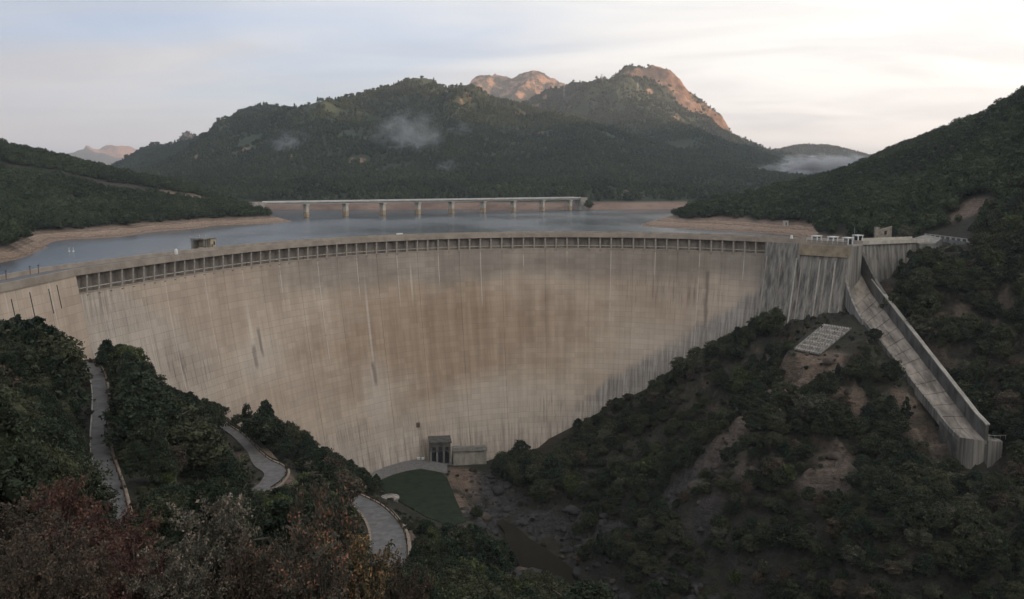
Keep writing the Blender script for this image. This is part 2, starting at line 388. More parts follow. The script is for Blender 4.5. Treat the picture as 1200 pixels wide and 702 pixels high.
def terrain_z(x, y):
    z = _tf(x, y)
    amp = np.clip((np.hypot(x, y) - 15) / 60, 0.15, 1)
    big = fbm(x / 42, y / 42, 3) - 0.5; rough = fbm(x / 13 + 5, y / 13, 5, 0.55, True) - 0.55
    right = sstep(-10, 16, x) * sstep(330, 290, y) * sstep(120, 170, y)
    calm = np.where(y > 330, 0.10 + 0.9 * sstep(-6, 14, z), 1.0); amp = amp * calm
    z = z + amp * (5 * big + (2.2 + 4.2 * right) * rough)
    crag = fbm(x / 5.2 + 40, y / 5.2, 4, 0.55, True) - 0.5; z = z + np.where(y < 330, 1.0, 0.0) * (0.5 + 3.6 * right) * crag * amp
    # layered ledges on the rock under the right bank
    led = z + 3 * (fbm(x / 20, y / 20, 3) - 0.5); st = 3.4
    lz = (np.floor(led / st) + sstep(0.25, 0.75, led / st - np.floor(led / st))) * st - led
    z = z + right * 0.85 * lz
    # lake side stays under water beside the dam
    th = np.arctan2(y - C0[1], x - C0[0]); th = np.where(th < -1, th + 2 * math.pi, th)
    rr = np.hypot(x - C0[0], y - C0[1]); rc = np.polyval(_pf, np.clip(th, 0.6, 3.45) - 1.9)
    lake = sstep(2, 6, rr - rc) * sstep(40, 26, rr - rc) * sstep(0.70, 0.84, th) * sstep(3.30, 3.2, th)
    z = z * (1 - lake) + np.minimum(z, -20) * lake
    for road, hw in ((ROAD1, 2.4), (ROAD2, 2.7), (ROAD3, 3.0)):
        d, v = seg_dist(x, y, road); k = sstep(hw + 4.5, hw + 0.6, d); z = z * (1 - k) + (v - 0.22) * k
    d = poly_dist(x, y, PAD); k = sstep(7, 1.0, d); z = z * (1 - k) + (PADZ - 0.12) * k
    d = poly_dist(x, y, [(-36, 300), (-30, 296), (-12, 297), (2, 301), (2, 308), (-14, 306), (-30, 303)]); k = sstep(6, 1.0, d); z = z * (1 - k) + -80.7 * k
    d, v = seg_dist(x, y, RIVER); k = sstep(9, 3.0, d); z = z * (1 - k) + np.minimum(z, v - 1.2) * k
    axx = np.array([p[0] for p in APRON]); ayy = np.array([p[1] for p in APRON]); pl3 = np.linalg.lstsq(np.c_[axx, ayy, np.ones(4)], np.array([p[2] for p in APRON]), rcond=None)[0]
    d = poly_dist(x, y, [p[:2] for p in APRON]); k = sstep(7, 1.2, d); z = z * (1 - k) + (pl3[0] * x + pl3[1] * y + pl3[2] - 0.25) * k
    d, v = seg_dist(x, y, CH_AX); k = sstep(11, 6.5, d); z = z * (1 - k) + np.minimum(z, v - 2.2) * k
    return z
def axis(lo, hi, a, b, step, g=1.06, mx=14):
    m = list(np.arange(a, b + 0.01, step)); s = step; r = [m[-1]]
    while r[-1] < hi: s = min(s * g, mx); r.append(r[-1] + s)
    s = step; l = [m[0]]
    while l[-1] > lo: s = min(s * g, mx); l.append(l[-1] - s)
    return np.array(l[::-1][:-1] + m + r[1:])
GX, GY = axis(-900, 900, -130, 185, 1.15), axis(-60, 1120, -4, 330, 1.15)
TX, TY = np.meshgrid(GX, GY)
TZ = terrain_z(TX, TY)
def ground(x, y):
    """bilinear look-up of the built terrain"""
    x = np.asarray(x, float); y = np.asarray(y, float)
    i = np.clip(np.searchsorted(GX, x) - 1, 0, len(GX) - 2); j = np.clip(np.searchsorted(GY, y) - 1, 0, len(GY) - 2)
    u = np.clip((x - GX[i]) / (GX[i + 1] - GX[i]), 0, 1); v = np.clip((y - GY[j]) / (GY[j + 1] - GY[j]), 0, 1)
    return (TZ[j, i] * (1 - u) + TZ[j, i + 1] * u) * (1 - v) + (TZ[j + 1, i] * (1 - u) + TZ[j + 1, i + 1] * u) * v
WATER_Z = -12.0
def pix_ground(px, py):
    """the point of the built ground that shows at a pixel"""
    r = ray(px, py); Ys = np.concatenate([np.arange(12, 345, 0.7), np.arange(345, 1100, 3)]); P = np.array([0, 0, CAM_Z]) + (r / r[1])[None] * Ys[:, None]
    th = np.arctan2(P[:, 1] - C0[1], P[:, 0] - C0[0]); hit = P[:, 2] < ground(P[:, 0], P[:, 1]); k = int(np.argmax(hit)) if hit.any() else len(P) - 1
    return P[k]
BARE = []     # (x, y, radius) clearings where rock or earth shows
for q in ((215, 231, 650, 16), (240, 233, 650, 14), (90, 236, 610, 9), (960, 432, 258, 7.5), (920, 460, 253, 7.5), (880, 490, 248, 7.5), (850, 515, 245, 7.5), (815, 560, 241, 7.5), (775, 595, 236, 7.5), (830, 590, 225, 5), (870, 555, 234, 5), (1000, 470, 240, 5), (980, 540, 222, 6),
          (960, 560, 218, 6), (630, 605, 268, 7), (655, 622, 250, 8), (715, 628, 238, 6), (690, 645, 232, 6), (600, 590, 275, 6), (690, 560, 262, 4), (575, 575, 270, 5), (300, 535, 200, 6), (345, 570, 180, 7), (405, 590, 165, 6), (420, 620, 150, 5), (480, 625, 160, 6),
          (560, 640, 215, 8), (590, 655, 222, 9), (300, 500, 232, 9), (1065, 470, 238, 4), (1090, 520, 228, 4), (1140, 245, 380, 9), (1030, 240, 440, 6), (1100, 380, 262, 3), (1130, 370, 262, 3), (440, 560, 290, 6), (530, 560, 290, 12), (555, 600, 265, 10)):
    p = pix_ground(q[0], q[1]); BARE.append((p[0], p[1], q[3]))
def bare_amount(x, y, z):
    b = np.zeros(np.shape(x))
    w = 3.5 * (fbm(x / 9, y / 9, 3) - 0.5) * 2
    for bx, by, r in BARE: b = np.maximum(b, sstep(r + 2.5, r - 2.5, np.hypot(x - bx, y - by) + w))
    tha = np.arctan2(y - C0[1], x - C0[0]); tha = np.where(tha < -1, tha + 6.283, tha)
    up = (y > 345) | ((np.hypot(x - C0[0], y - C0[1]) > np.polyval(_pf, np.clip(tha, 0.6, 3.45) - 1.9) + 3) & (y > 230) & (tha > 0.75) & (tha < 3.3))
    b = np.maximum(b, np.where(up, sstep(-4.5, -7.0, z + w * 0.5 + np.where(x < 0, 1.8, 0.0)), 0))
    return b
TBARE = bare_amount(TX, TY, TZ)
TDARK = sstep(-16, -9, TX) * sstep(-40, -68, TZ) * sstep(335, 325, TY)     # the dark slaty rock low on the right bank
def ground_mat():
    m, n, l, b = new_mat('hillside_ground')
    geo = n.new('ShaderNodeNewGeometry'); at = n.new('ShaderNodeAttribute'); at.attribute_name = 'bare'; dk = n.new('ShaderNodeAttribute'); dk.attribute_name = 'slate'
    t1 = N(n, 'ShaderNodeTexNoise', Scale=0.09, Detail=9.0, Roughness=0.65); l.new(geo.outputs['Position'], t1.inputs['Vector'])
    mp = n.new('ShaderNodeMapping'); mp.inputs['Scale'].default_value = (1, 1, 2.2); mp.inputs['Rotation'].default_value = (R(24), R(12), 0); l.new(geo.outputs['Position'], mp.inputs[0])
    t2 = N(n, 'ShaderNodeTexNoise', Scale=0.5, Detail=9.0, Roughness=0.7); l.new(mp.outputs[0], t2.inputs['Vector'])
    grass = mixc(n, l, maprange(n, l, t1.outputs[0], 0.35, 0.65), (0.026, 0.028, 0.019), (0.048, 0.043, 0.031))
    rock = mixc(n, l, maprange(n, l, t2.outputs[0], 0.3, 0.7), (0.085, 0.062, 0.046), (0.20, 0.15, 0.115))
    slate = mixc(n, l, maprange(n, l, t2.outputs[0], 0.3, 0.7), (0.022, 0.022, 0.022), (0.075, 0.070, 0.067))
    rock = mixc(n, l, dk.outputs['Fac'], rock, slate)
    t3 = N(n, 'ShaderNodeTexNoise', Scale=1.3, Detail=6.0, Roughness=0.75); l.new(mp.outputs[0], t3.inputs['Vector'])
    sz_ = n.new('ShaderNodeSeparateXYZ'); l.new(geo.outputs['Position'], sz_.inputs[0])
    band = n.new('ShaderNodeTexNoise'); band.noise_dimensions = '1D'; band.inputs['Scale'].default_value = 1.6; band.inputs['Detail'].default_value = 3.0; l.new(mathn(n, l, 'ADD', sz_.outputs[2], mathn(n, l, 'MULTIPLY', t1.outputs[0], 3.0)), band.inputs['W'])
    shc = mixc(n, l, maprange(n, l, band.outputs[0], 0.38, 0.62), (0.18, 0.125, 0.09), (0.33, 0.24, 0.175)); shc = mixc(n, l, 1.0, shc, maprange(n, l, t2.outputs[0], 0.3, 0.7, 0.7, 1.2), 'MULTIPLY')
    sa_ = n.new('ShaderNodeAttribute'); sa_.attribute_name = 'shore'
    crack = maprange(n, l, t3.outputs[0], 0.33, 0.5, 0.45, 1.1)
    rock = mixc(n, l, 1.0, rock, crack, 'MULTIPLY'); rock = mixc(n, l, sa_.outputs['Fac'], rock, shc)
    sp = n.new('ShaderNodeSeparateXYZ'); l.new(geo.outputs['Normal'], sp.inputs[0])
    steep = maprange(n, l, mathn(n, l, 'ADD', sp.outputs[2], mathn(n, l, 'MULTIPLY', t2.outputs[0], 0.35)), 0.72, 0.95, 1.0, 0.0)
    f = mathn(n, l, 'MAXIMUM', at.outputs['Fac'], mathn(n, l, 'MULTIPLY', steep, 0.6))
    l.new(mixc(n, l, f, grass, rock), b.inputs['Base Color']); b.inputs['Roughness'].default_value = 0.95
    h = mathn(n, l, 'ADD', t2.outputs[0], mathn(n, l, 'MULTIPLY', t3.outputs[0], 0.5))
    bp = N(n, 'ShaderNodeBump', Strength=0.9, Distance=1.2); l.new(h, bp.inputs['Height']); l.new(bp.outputs[0], b.inputs['Normal'])
    return m
GROUND = ground_mat()
te = grid_mesh('terrain', TX, TY, TZ)
a = te.attributes.new('bare', 'FLOAT', 'POINT'); a.data.foreach_set('value', TBARE.ravel().astype(np.float32))
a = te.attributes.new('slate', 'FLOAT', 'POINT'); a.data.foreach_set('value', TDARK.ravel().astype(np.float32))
a = te.attributes.new('shore', 'FLOAT', 'POINT'); a.data.foreach_set('value', (((TY > 345) | ((TY > 300) & (TX < -120))) & ((TZ < -1) | (TX < 0))).astype(np.float32).ravel())
tag(link('terrain', te, mat=GROUND), kind='structure')

# ------------------------------------------------------------------ mountains
def mountain_mat(name, forest=(0.030, 0.040, 0.024), rockc=(0.30, 0.205, 0.15), lo=0.72, hi=0.9, scale=0.02, bump=8.0, shore=True):
    m, n, l, b = new_mat(name)
    geo = n.new('ShaderNodeNewGeometry')
    t1 = N(n, 'ShaderNodeTexNoise', Scale=scale, Detail=10.0, Roughness=0.7); l.new(geo.outputs['Position'], t1.inputs['Vector'])
    t2 = N(n, 'ShaderNodeTexNoise', Scale=scale * 0.2, Detail=5.0); l.new(geo.outputs['Position'], t2.inputs['Vector'])
    at = n.new('ShaderNodeAttribute'); at.attribute_name = 'cliff'
    fo = mixc(n, l, maprange(n, l, t2.outputs[0], 0.35, 0.65), forest, tuple(q * 1.5 for q in forest))
    ro = mixc(n, l, maprange(n, l, t1.outputs[0], 0.3, 0.7), tuple(q * 0.35 for q in rockc), rockc)
    f = maprange(n, l, mathn(n, l, 'ADD', at.outputs['Fac'], mathn(n, l, 'MULTIPLY', mathn(n, l, 'SUBTRACT', t1.outputs[0], 0.5), 1.5)), 0.40, 0.6)
    zz_ = n.new('ShaderNodeSeparateXYZ'); l.new(geo.outputs['Position'], zz_.inputs[0])
    sh_ = maprange(n, l, mathn(n, l, 'ADD', zz_.outputs[2], mathn(n, l, 'MULTIPLY', t1.outputs[0], 4.0)), -3.5, -0.5, 1.0, 0.0)
    l.new(mixc(n, l, sh_, mixc(n, l, f, fo, ro), mixc(n, l, maprange(n, l, t1.outputs[0], 0.35, 0.65), (0.14, 0.092, 0.07), (0.25, 0.175, 0.135))), b.inputs['Base Color']); b.inputs['Roughness'].default_value = 1.0
    t4 = N(n, 'ShaderNodeTexNoise', Scale=scale * 3.5, Detail=6.0, Roughness=0.7); l.new(geo.outputs['Position'], t4.inputs['Vector'])
    bp = N(n, 'ShaderNodeBump', Strength=0.9, Distance=bump); l.new(mathn(n, l, 'ADD', t1.outputs[0], mathn(n, l, 'MULTIPLY', t4.outputs[0], 0.35)), bp.inputs['Height']); l.new(bp.outputs[0], b.inputs['Normal'])
    return m
class Mountain:
    def __init__(s, name, xr, yr, step, ctrl, amp, wl, seed, cliffs=(), mat=None, lam=0.05, floor=None, ridges=(), steps=()):
        s.f = tps(ctrl, lam)
        gx, gy = np.arange(xr[0], xr[1] + 1, step), np.arange(yr[0], yr[1] + 1, step)
        s.gx, s.gy = gx, gy; X, Y = np.meshgrid(gx, gy); Z = s.f(X, Y)
        k = np.clip((Z + 5) / 120, 0.02, 1)
        Z = Z + amp * k * (fbm(X / wl + seed, Y / wl + seed * 2, 6, 0.52, True) - 0.62)
        for pl, a_, w_ in ridges:
            d, v = seg_dist(X, Y, pl); Z = Z + v * a_ * np.exp(-d / w_)
        for pl, h_ in steps:
            d, v = seg_dist(X, Y, pl); sg = np.sign(Y - np.interp(X, [p[0] for p in pl], [p[1] for p in pl]))
            Z = Z + v * h_ * sstep(-9, 9, d * sg) * sstep(260, 60, d)
        cl = np.zeros_like(Z); s.X, s.Y, s.Z = X, Y, Z
        for q_ in cliffs:
            cx_, cy_, cz_, r, up = q_ if len(q_) == 5 else s.spot(*q_)
            d = np.sqrt((X - cx_) ** 2 + (Y - cy_) ** 2 + (1.5 * (Z - cz_)) ** 2); cl = np.maximum(cl, sstep(r * 1.15, r * 0.5, d) * up)
        gy_, gx_ = np.gradient(Z, step); sl = np.hypot(gx_, gy_)
        cl = np.maximum(cl, 0.55 * sstep(0.85, 1.35, sl) * sstep(30, 120, Z))
        Z = Z + sstep(0.3, 0.9, cl) * (34 * (fbm(X / 48 + 3, Y / 48, 4, 0.6, True) - 0.55) + 14 * (fbm(X / 17, Y / 17, 3, 0.6) - 0.5)) * (step < 20)
        if floor is not None: Z = np.maximum(Z, floor)
        s.X, s.Y, s.Z, s.cl = X, Y, Z, cl
        me = grid_mesh(name, X, Y, Z); a_ = me.attributes.new('cliff', 'FLOAT', 'POINT'); a_.data.foreach_set('value', cl.ravel().astype(np.float32))
        s.o = tag(link(name, me, mat=mat), kind='structure')
    def spot(s, px, py, r, up):
        rr = ray(px, py); Ys = np.arange(1000, s.gy[-1], 5.0); P = np.array([0, 0, CAM_Z]) + (rr / rr[1])[None] * Ys[:, None]; hit = P[:, 2] < s.z(P[:, 0], P[:, 1]); p = P[int(np.argmax(hit)) if hit.any() else -1]
        return p[0], p[1], p[2], r, up
    def z(s, x, y, F=None):
        G = s.Z if F is None else F
        i = np.clip(((x - s.gx[0]) / (s.gx[1] - s.gx[0])).astype(int), 0, len(s.gx) - 2); j = np.clip(((y - s.gy[0]) / (s.gy[1] - s.gy[0])).astype(int), 0, len(s.gy) - 2)
        u = (x - s.gx[i]) / (s.gx[1] - s.gx[0]); v = (y - s.gy[j]) / (s.gy[1] - s.gy[0])
        return (G[j, i] * (1 - u) + G[j, i + 1] * u) * (1 - v) + (G[j + 1, i] * (1 - u) + G[j + 1, i + 1] * u) * v
mc = []
def mp_(px, py, Y, dz=0.0): p = aty(px, py, Y); mc.append((p[0], p[1], p[2] + dz))
for x in (-900, -650, -450, -300, -150, 0, 100): mc += [(x, 985, -16), (x, 1020, -4), (x, 950, -40)]
for x in (200, 300): mc += [(x, 1010, -14), (x, 1050, -3), (x, 960, -30)]
for x in (450, 650, 900, 1300): mc += [(x, 1150, -10), (x, 1250, 6), (x, 1000, -40)]
for q in ((150, 183, 2350), (185, 163, 2300), (205, 167, 2300), (226, 154, 2200), (250, 143, 2180), (290, 131, 2150), (330, 123, 2100), (365, 121, 2090), (400, 112, 2080), (440, 99, 2080), (470, 95, 2080), (500, 97, 2100), (540, 107, 2150), (580, 117, 2200), (620, 127, 2240), (660, 140, 2260), (710, 158, 2200)): mp_(*q, -30)
for q in ((60, 216, 2400), (118, 206, 2350), (-100, 222, 2300), (-300, 215, 2200)): mp_(*q)
for Y_ in (1700, 2000, 2300, 2700): 
    for px in (110, 70, 30, -20): mp_(px, 214 + (px < 100) * 4, Y_)
for q in ((180, 205, 1600), (260, 200, 1450), (330, 180, 1500), (400, 178, 1480), (480, 165, 1520), (550, 182, 1450), (620, 185, 1500), (690, 190, 1550), (760, 196, 1500), (830, 198, 1700), (900, 203, 1800), (960, 214, 1600), (440, 215, 1180), (300, 218, 1180), (580, 215, 1180), (700, 214, 1200), (520, 130, 1800), (350, 150, 1750), (280, 165, 1750), (820, 222, 1300)): mp_(*q)
mp_(728, 76, 3000, -74)
mp_(742, 76, 3000, -94); mp_(768, 76, 2980, -62)
for q in ((782, 86, 2960), (800, 102, 2940), (820, 120, 2920), (838, 138, 2900)): mp_(*q, -44)
for q in ((705, 84, 3000), (870, 154, 2850), (920, 170, 2800), (960, 180, 2750), (1010, 190, 2700), (680, 93, 2950), (650, 102, 2920), (620, 110, 2920), (590, 122, 2920)): mp_(*q, -34)
for q in ((690, 113, 2620), (720, 114, 2560), (750, 128, 2500), (775, 142, 2450), (800, 156, 2380)): mp_(*q, -6)
for q in ((740, 105, 2780), (800, 132, 2700), (840, 160, 2600), (660, 125, 2550), (640, 152, 2050), (720, 150, 2150), (880, 180, 2400), (940, 195, 2300)): mp_(*q, -8)
mc += [(420, 3500, 180), (0, 3300, 160), (-300, 2700, 120), (-700, 2900, 100), (900, 3300, 90), (1300, 2600, 60), (1500, 1800, 40), (-1200, 2300, 60), (-1200, 1500, 60), (-900, 3600, 80), (1400, 3600, 80), (-300, 3600, 120)]
cl_main = [(790, 100, 90, 1.0), (775, 88, 80, 1.0), (812, 122, 80, 0.9), (838, 142, 60, 0.8), (742, 82, 45, 0.45), (645, 158, 40, 0.5), (232, 186, 40, 0.5), (285, 178, 34, 0.5), (330, 186, 30, 0.46), (190, 165, 40, 0.5), (735, 226, 36, 0.6), (420, 188, 26, 0.42), (700, 120, 30, 0.45), (600, 150, 24, 0.45), (870, 200, 36, 0.42), (520, 140, 24, 0.4), (812, 218, 24, 0.6), (250, 200, 28, 0.45)]
MT_M = mountain_mat('forested_mountain')
def pl_(*q): return [(*aty(*a_)[:2], 1.0 if i not in (0, len(q) - 1) else 0.0) for i, a_ in enumerate(q)]
RDG = [(pl_((610, 112, 2920), (650, 102, 2920), (705, 84, 3000), (745, 73, 3000), (768, 77, 2980), (800, 104, 2940), (838, 140, 2900), (920, 170, 2800), (1010, 190, 2700)), 30, 60),
       (pl_((660, 106, 2760), (700, 99, 2740), (740, 108, 2700), (780, 126, 2660), (830, 146, 2600)), 26, 45),
       (pl_((660, 122, 2640), (690, 113, 2600), (720, 114, 2560), (750, 128, 2500), (775, 142, 2450), (800, 156, 2380)), 26, 45),
       (pl_((120, 206, 2350), (185, 163, 2300), (226, 154, 2200), (290, 131, 2150), (400, 112, 2080), (470, 95, 2080), (540, 107, 2150), (620, 127, 2240), (700, 152, 2220)), 22, 60),
       (pl_((470, 95, 2080), (520, 128, 1850), (560, 170, 1550)), 30, 70), (pl_((400, 112, 2080), (380, 150, 1750), (350, 200, 1350)), 35, 80), (pl_((290, 131, 2150), (270, 165, 1800), (230, 205, 1500)), 35, 70),
       (pl_((700, 152, 2220), (690, 180, 1700), (670, 215, 1250)), 35, 80), (pl_((800, 156, 2380), (820, 185, 1900), (850, 215, 1500)), 35, 80)]
STP = [(pl_((712, 88, 2965), (742, 90, 2960), (765, 95, 2950), (785, 112, 2925), (812, 130, 2900), (845, 146, 2880), (862, 152, 2870)), 48)]
MT = Mountain('mountain', (-1300, 1500), (955, 3600), 8, mc, 95, 250, 3.0, cl_main, MT_M, ridges=RDG, steps=STP)
def small_mountain(name, pts, back, front, step, amp, wl, seed, cliff, mat):
    mc.clear()
    for q in pts: mp_(*q)
    P = np.array(mc); y0 = P[:, 1].mean(); x0, x1 = P[:, 0].min(), P[:, 0].max(); w = x1 - x0
    c = list(mc)
    for x in np.linspace(x0 - w * 0.3, x1 + w * 0.3, 6): c += [(x, y0 + back, 0), (x, y0 - front, 0)]
    c += [(x0 - w * 0.5, y0, 0), (x1 + w * 0.5, y0, 0)]
    pk = P[:, 2].max()
    return Mountain(name, (x0 - w * 0.5, x1 + w * 0.5), (y0 - front, y0 + back), step, c, amp, wl, seed, [(p[0], p[1], p[2], pk * 0.6, cliff) for p in P], mat)
CLIFF_M = mountain_mat('bare_rock_peak', (0.045, 0.048, 0.035), (0.34, 0.22, 0.155), scale=0.02, bump=30)
MT2 = small_mountain('mountain', ((548, 112, 4600), (565, 102, 4600), (582, 98, 4600), (602, 97, 4600), (625, 93, 4600), (640, 93, 4600), (652, 102, 4600), (690, 120, 4600)), 900, 900, 14, 230, 360, 8.0, 0.5, CLIFF_M)
MT3 = small_mountain('mountain', ((70, 197, 9500), (95, 183, 9500), (112, 176, 9500), (128, 172, 9500), (137, 171, 9500), (150, 178, 9500), (175, 196, 9500)), 1500, 1500, 30, 230, 520, 2.0, 0.8, CLIFF_M)
MT4 = small_mountain('mountain', ((880, 186, 3900), (930, 173, 3900), (950, 172, 3900), (985, 179, 3900), (1020, 188, 3900), (1060, 190, 3900)), 500, 600, 22, 60, 300, 5.0, 0.0, MT_M)
MT5 = small_mountain('mountain', ((205, 172, 3300), (216, 164, 3300), (226, 161, 3300), (236, 165, 3300), (252, 174, 3300)), 300, 300, 12, 90, 160, 6.0, 0.45, MT_M)
# unseen ridge added beyond the right edge, its profile shaped to shade the valley
ex, ey = np.meshgrid(np.arange(2300, 4301, 50.0), np.arange(-3000, 5001, 100.0))
prof = np.interp(ey[:, 0], [-3000, -500, 500, 1500, 2300, 3000, 3600, 5000], [520, 480, 440, 340, 250, 215, 210, 220])
ez = prof[:, None] * np.clip(1 - np.abs(ex - 3300) / 1000, 0, 1) ** 0.8 + 50 * (fbm(ex / 400, ey / 400, 5) - 0.5) - 10
tag(link('mountain', grid_mesh('mountain', ex, ey, ez), mat=MT_M), kind='structure')
# plain far beyond everything, down to the horizon
px_, py_ = np.meshgrid(np.linspace(-13000, 13000, 41), np.linspace(-6000, 14000, 41))
tag(link('ground_plain', grid_mesh('ground_plain', px_, py_, np.full_like(px_, -120.0)), mat=MT_M), kind='structure')

# ------------------------------------------------------------------ water
def water_mat(name, deep, rough, bump, scale, spec=0.5):
    m, n, l, b = new_mat(name)
    geo = n.new('ShaderNodeNewGeometry'); mp = n.new('ShaderNodeMapping'); mp.inputs['Scale'].default_value = (1, 0.45, 1); l.new(geo.outputs['Position'], mp.inputs[0])
    t = N(n, 'ShaderNodeTexNoise', Scale=scale, Detail=5.0, Roughness=0.6); l.new(mp.outputs[0], t.inputs['Vector'])
    t2 = N(n, 'ShaderNodeTexNoise', Scale=0.012, Detail=3.0); l.new(mp.outputs[0], t2.inputs['Vector'])
    bp = N(n, 'ShaderNodeBump', Distance=0.6); l.new(t.outputs[0], bp.inputs['Height'])
    l.new(maprange(n, l, t2.outputs[0], 0.35, 0.65, bump * 0.35, bump), bp.inputs['Strength']); l.new(bp.outputs[0], b.inputs['Normal'])
    b.inputs['Base Color'].default_value = (*deep, 1); b.inputs['IOR'].default_value = 1.33; b.inputs['Specular IOR Level'].default_value = spec
    l.new(maprange(n, l, t2.outputs[0], 0.35, 0.65, rough * 0.6, rough), b.inputs['Roughness'])
    return m
LAKE_M = water_mat('lake_water', (0.045, 0.06, 0.07), 0.25, 0.35, 0.6)
def lake():
    """reservoir sheet ending at the upstream face of the dam"""
    th = np.linspace(3.42, 0.72, 90); inner = crest_xy(th, -3.0)
    mb = MB(); far = []
    for (x, y), t in zip(inner, th):
        far.append((C0[0] + 4000 * math.cos(t), C0[1] + 4000 * math.sin(t)))
    rings = [0, 0.03, 0.12, 0.35]
    for q in rings: mb.v += [(a_[0] + (b_[0] - a_[0]) * q, a_[1] + (b_[1] - a_[1]) * q, WATER_Z) for a_, b_ in zip(inner, far)]
    n = len(th)
    for k in range(len(rings) - 1):
        for i in range(n - 1): mb.f.append((k * n + i, k * n + i + 1, (k + 1) * n + i + 1, (k + 1) * n + i))
    me = mb.mesh('reservoir'); me.materials.append(LAKE_M)
    tag(link('reservoir', me), kind='structure')
lake()
RIV_M = water_mat('river_water', (0.006, 0.007, 0.005), 0.05, 0.06, 0.8, 0.2)
mb = MB(); rp = smooth_path(RIVER, 40)
for k, p in enumerate(rp):
    t = rp[min(k + 1, 39)] - rp[max(k - 1, 0)]; s_ = np.array([-t[1], t[0]]) / np.hypot(t[0], t[1]); w_ = np.interp(k, [0, 10, 20, 40], [1.2, 3.5, 6.5, 10])
    for q in (-1, 1): mb.v.append((p[0] + s_[0] * w_ * q, p[1] + s_[1] * w_ * q, min(p[2], rp[max(k - 1, 0)][2]) + 0.0))
mb.f = [(2 * k, 2 * k + 1, 2 * k + 3, 2 * k + 2) for k in range(39)]
tag(mb.build('river', RIV_M), kind='structure')

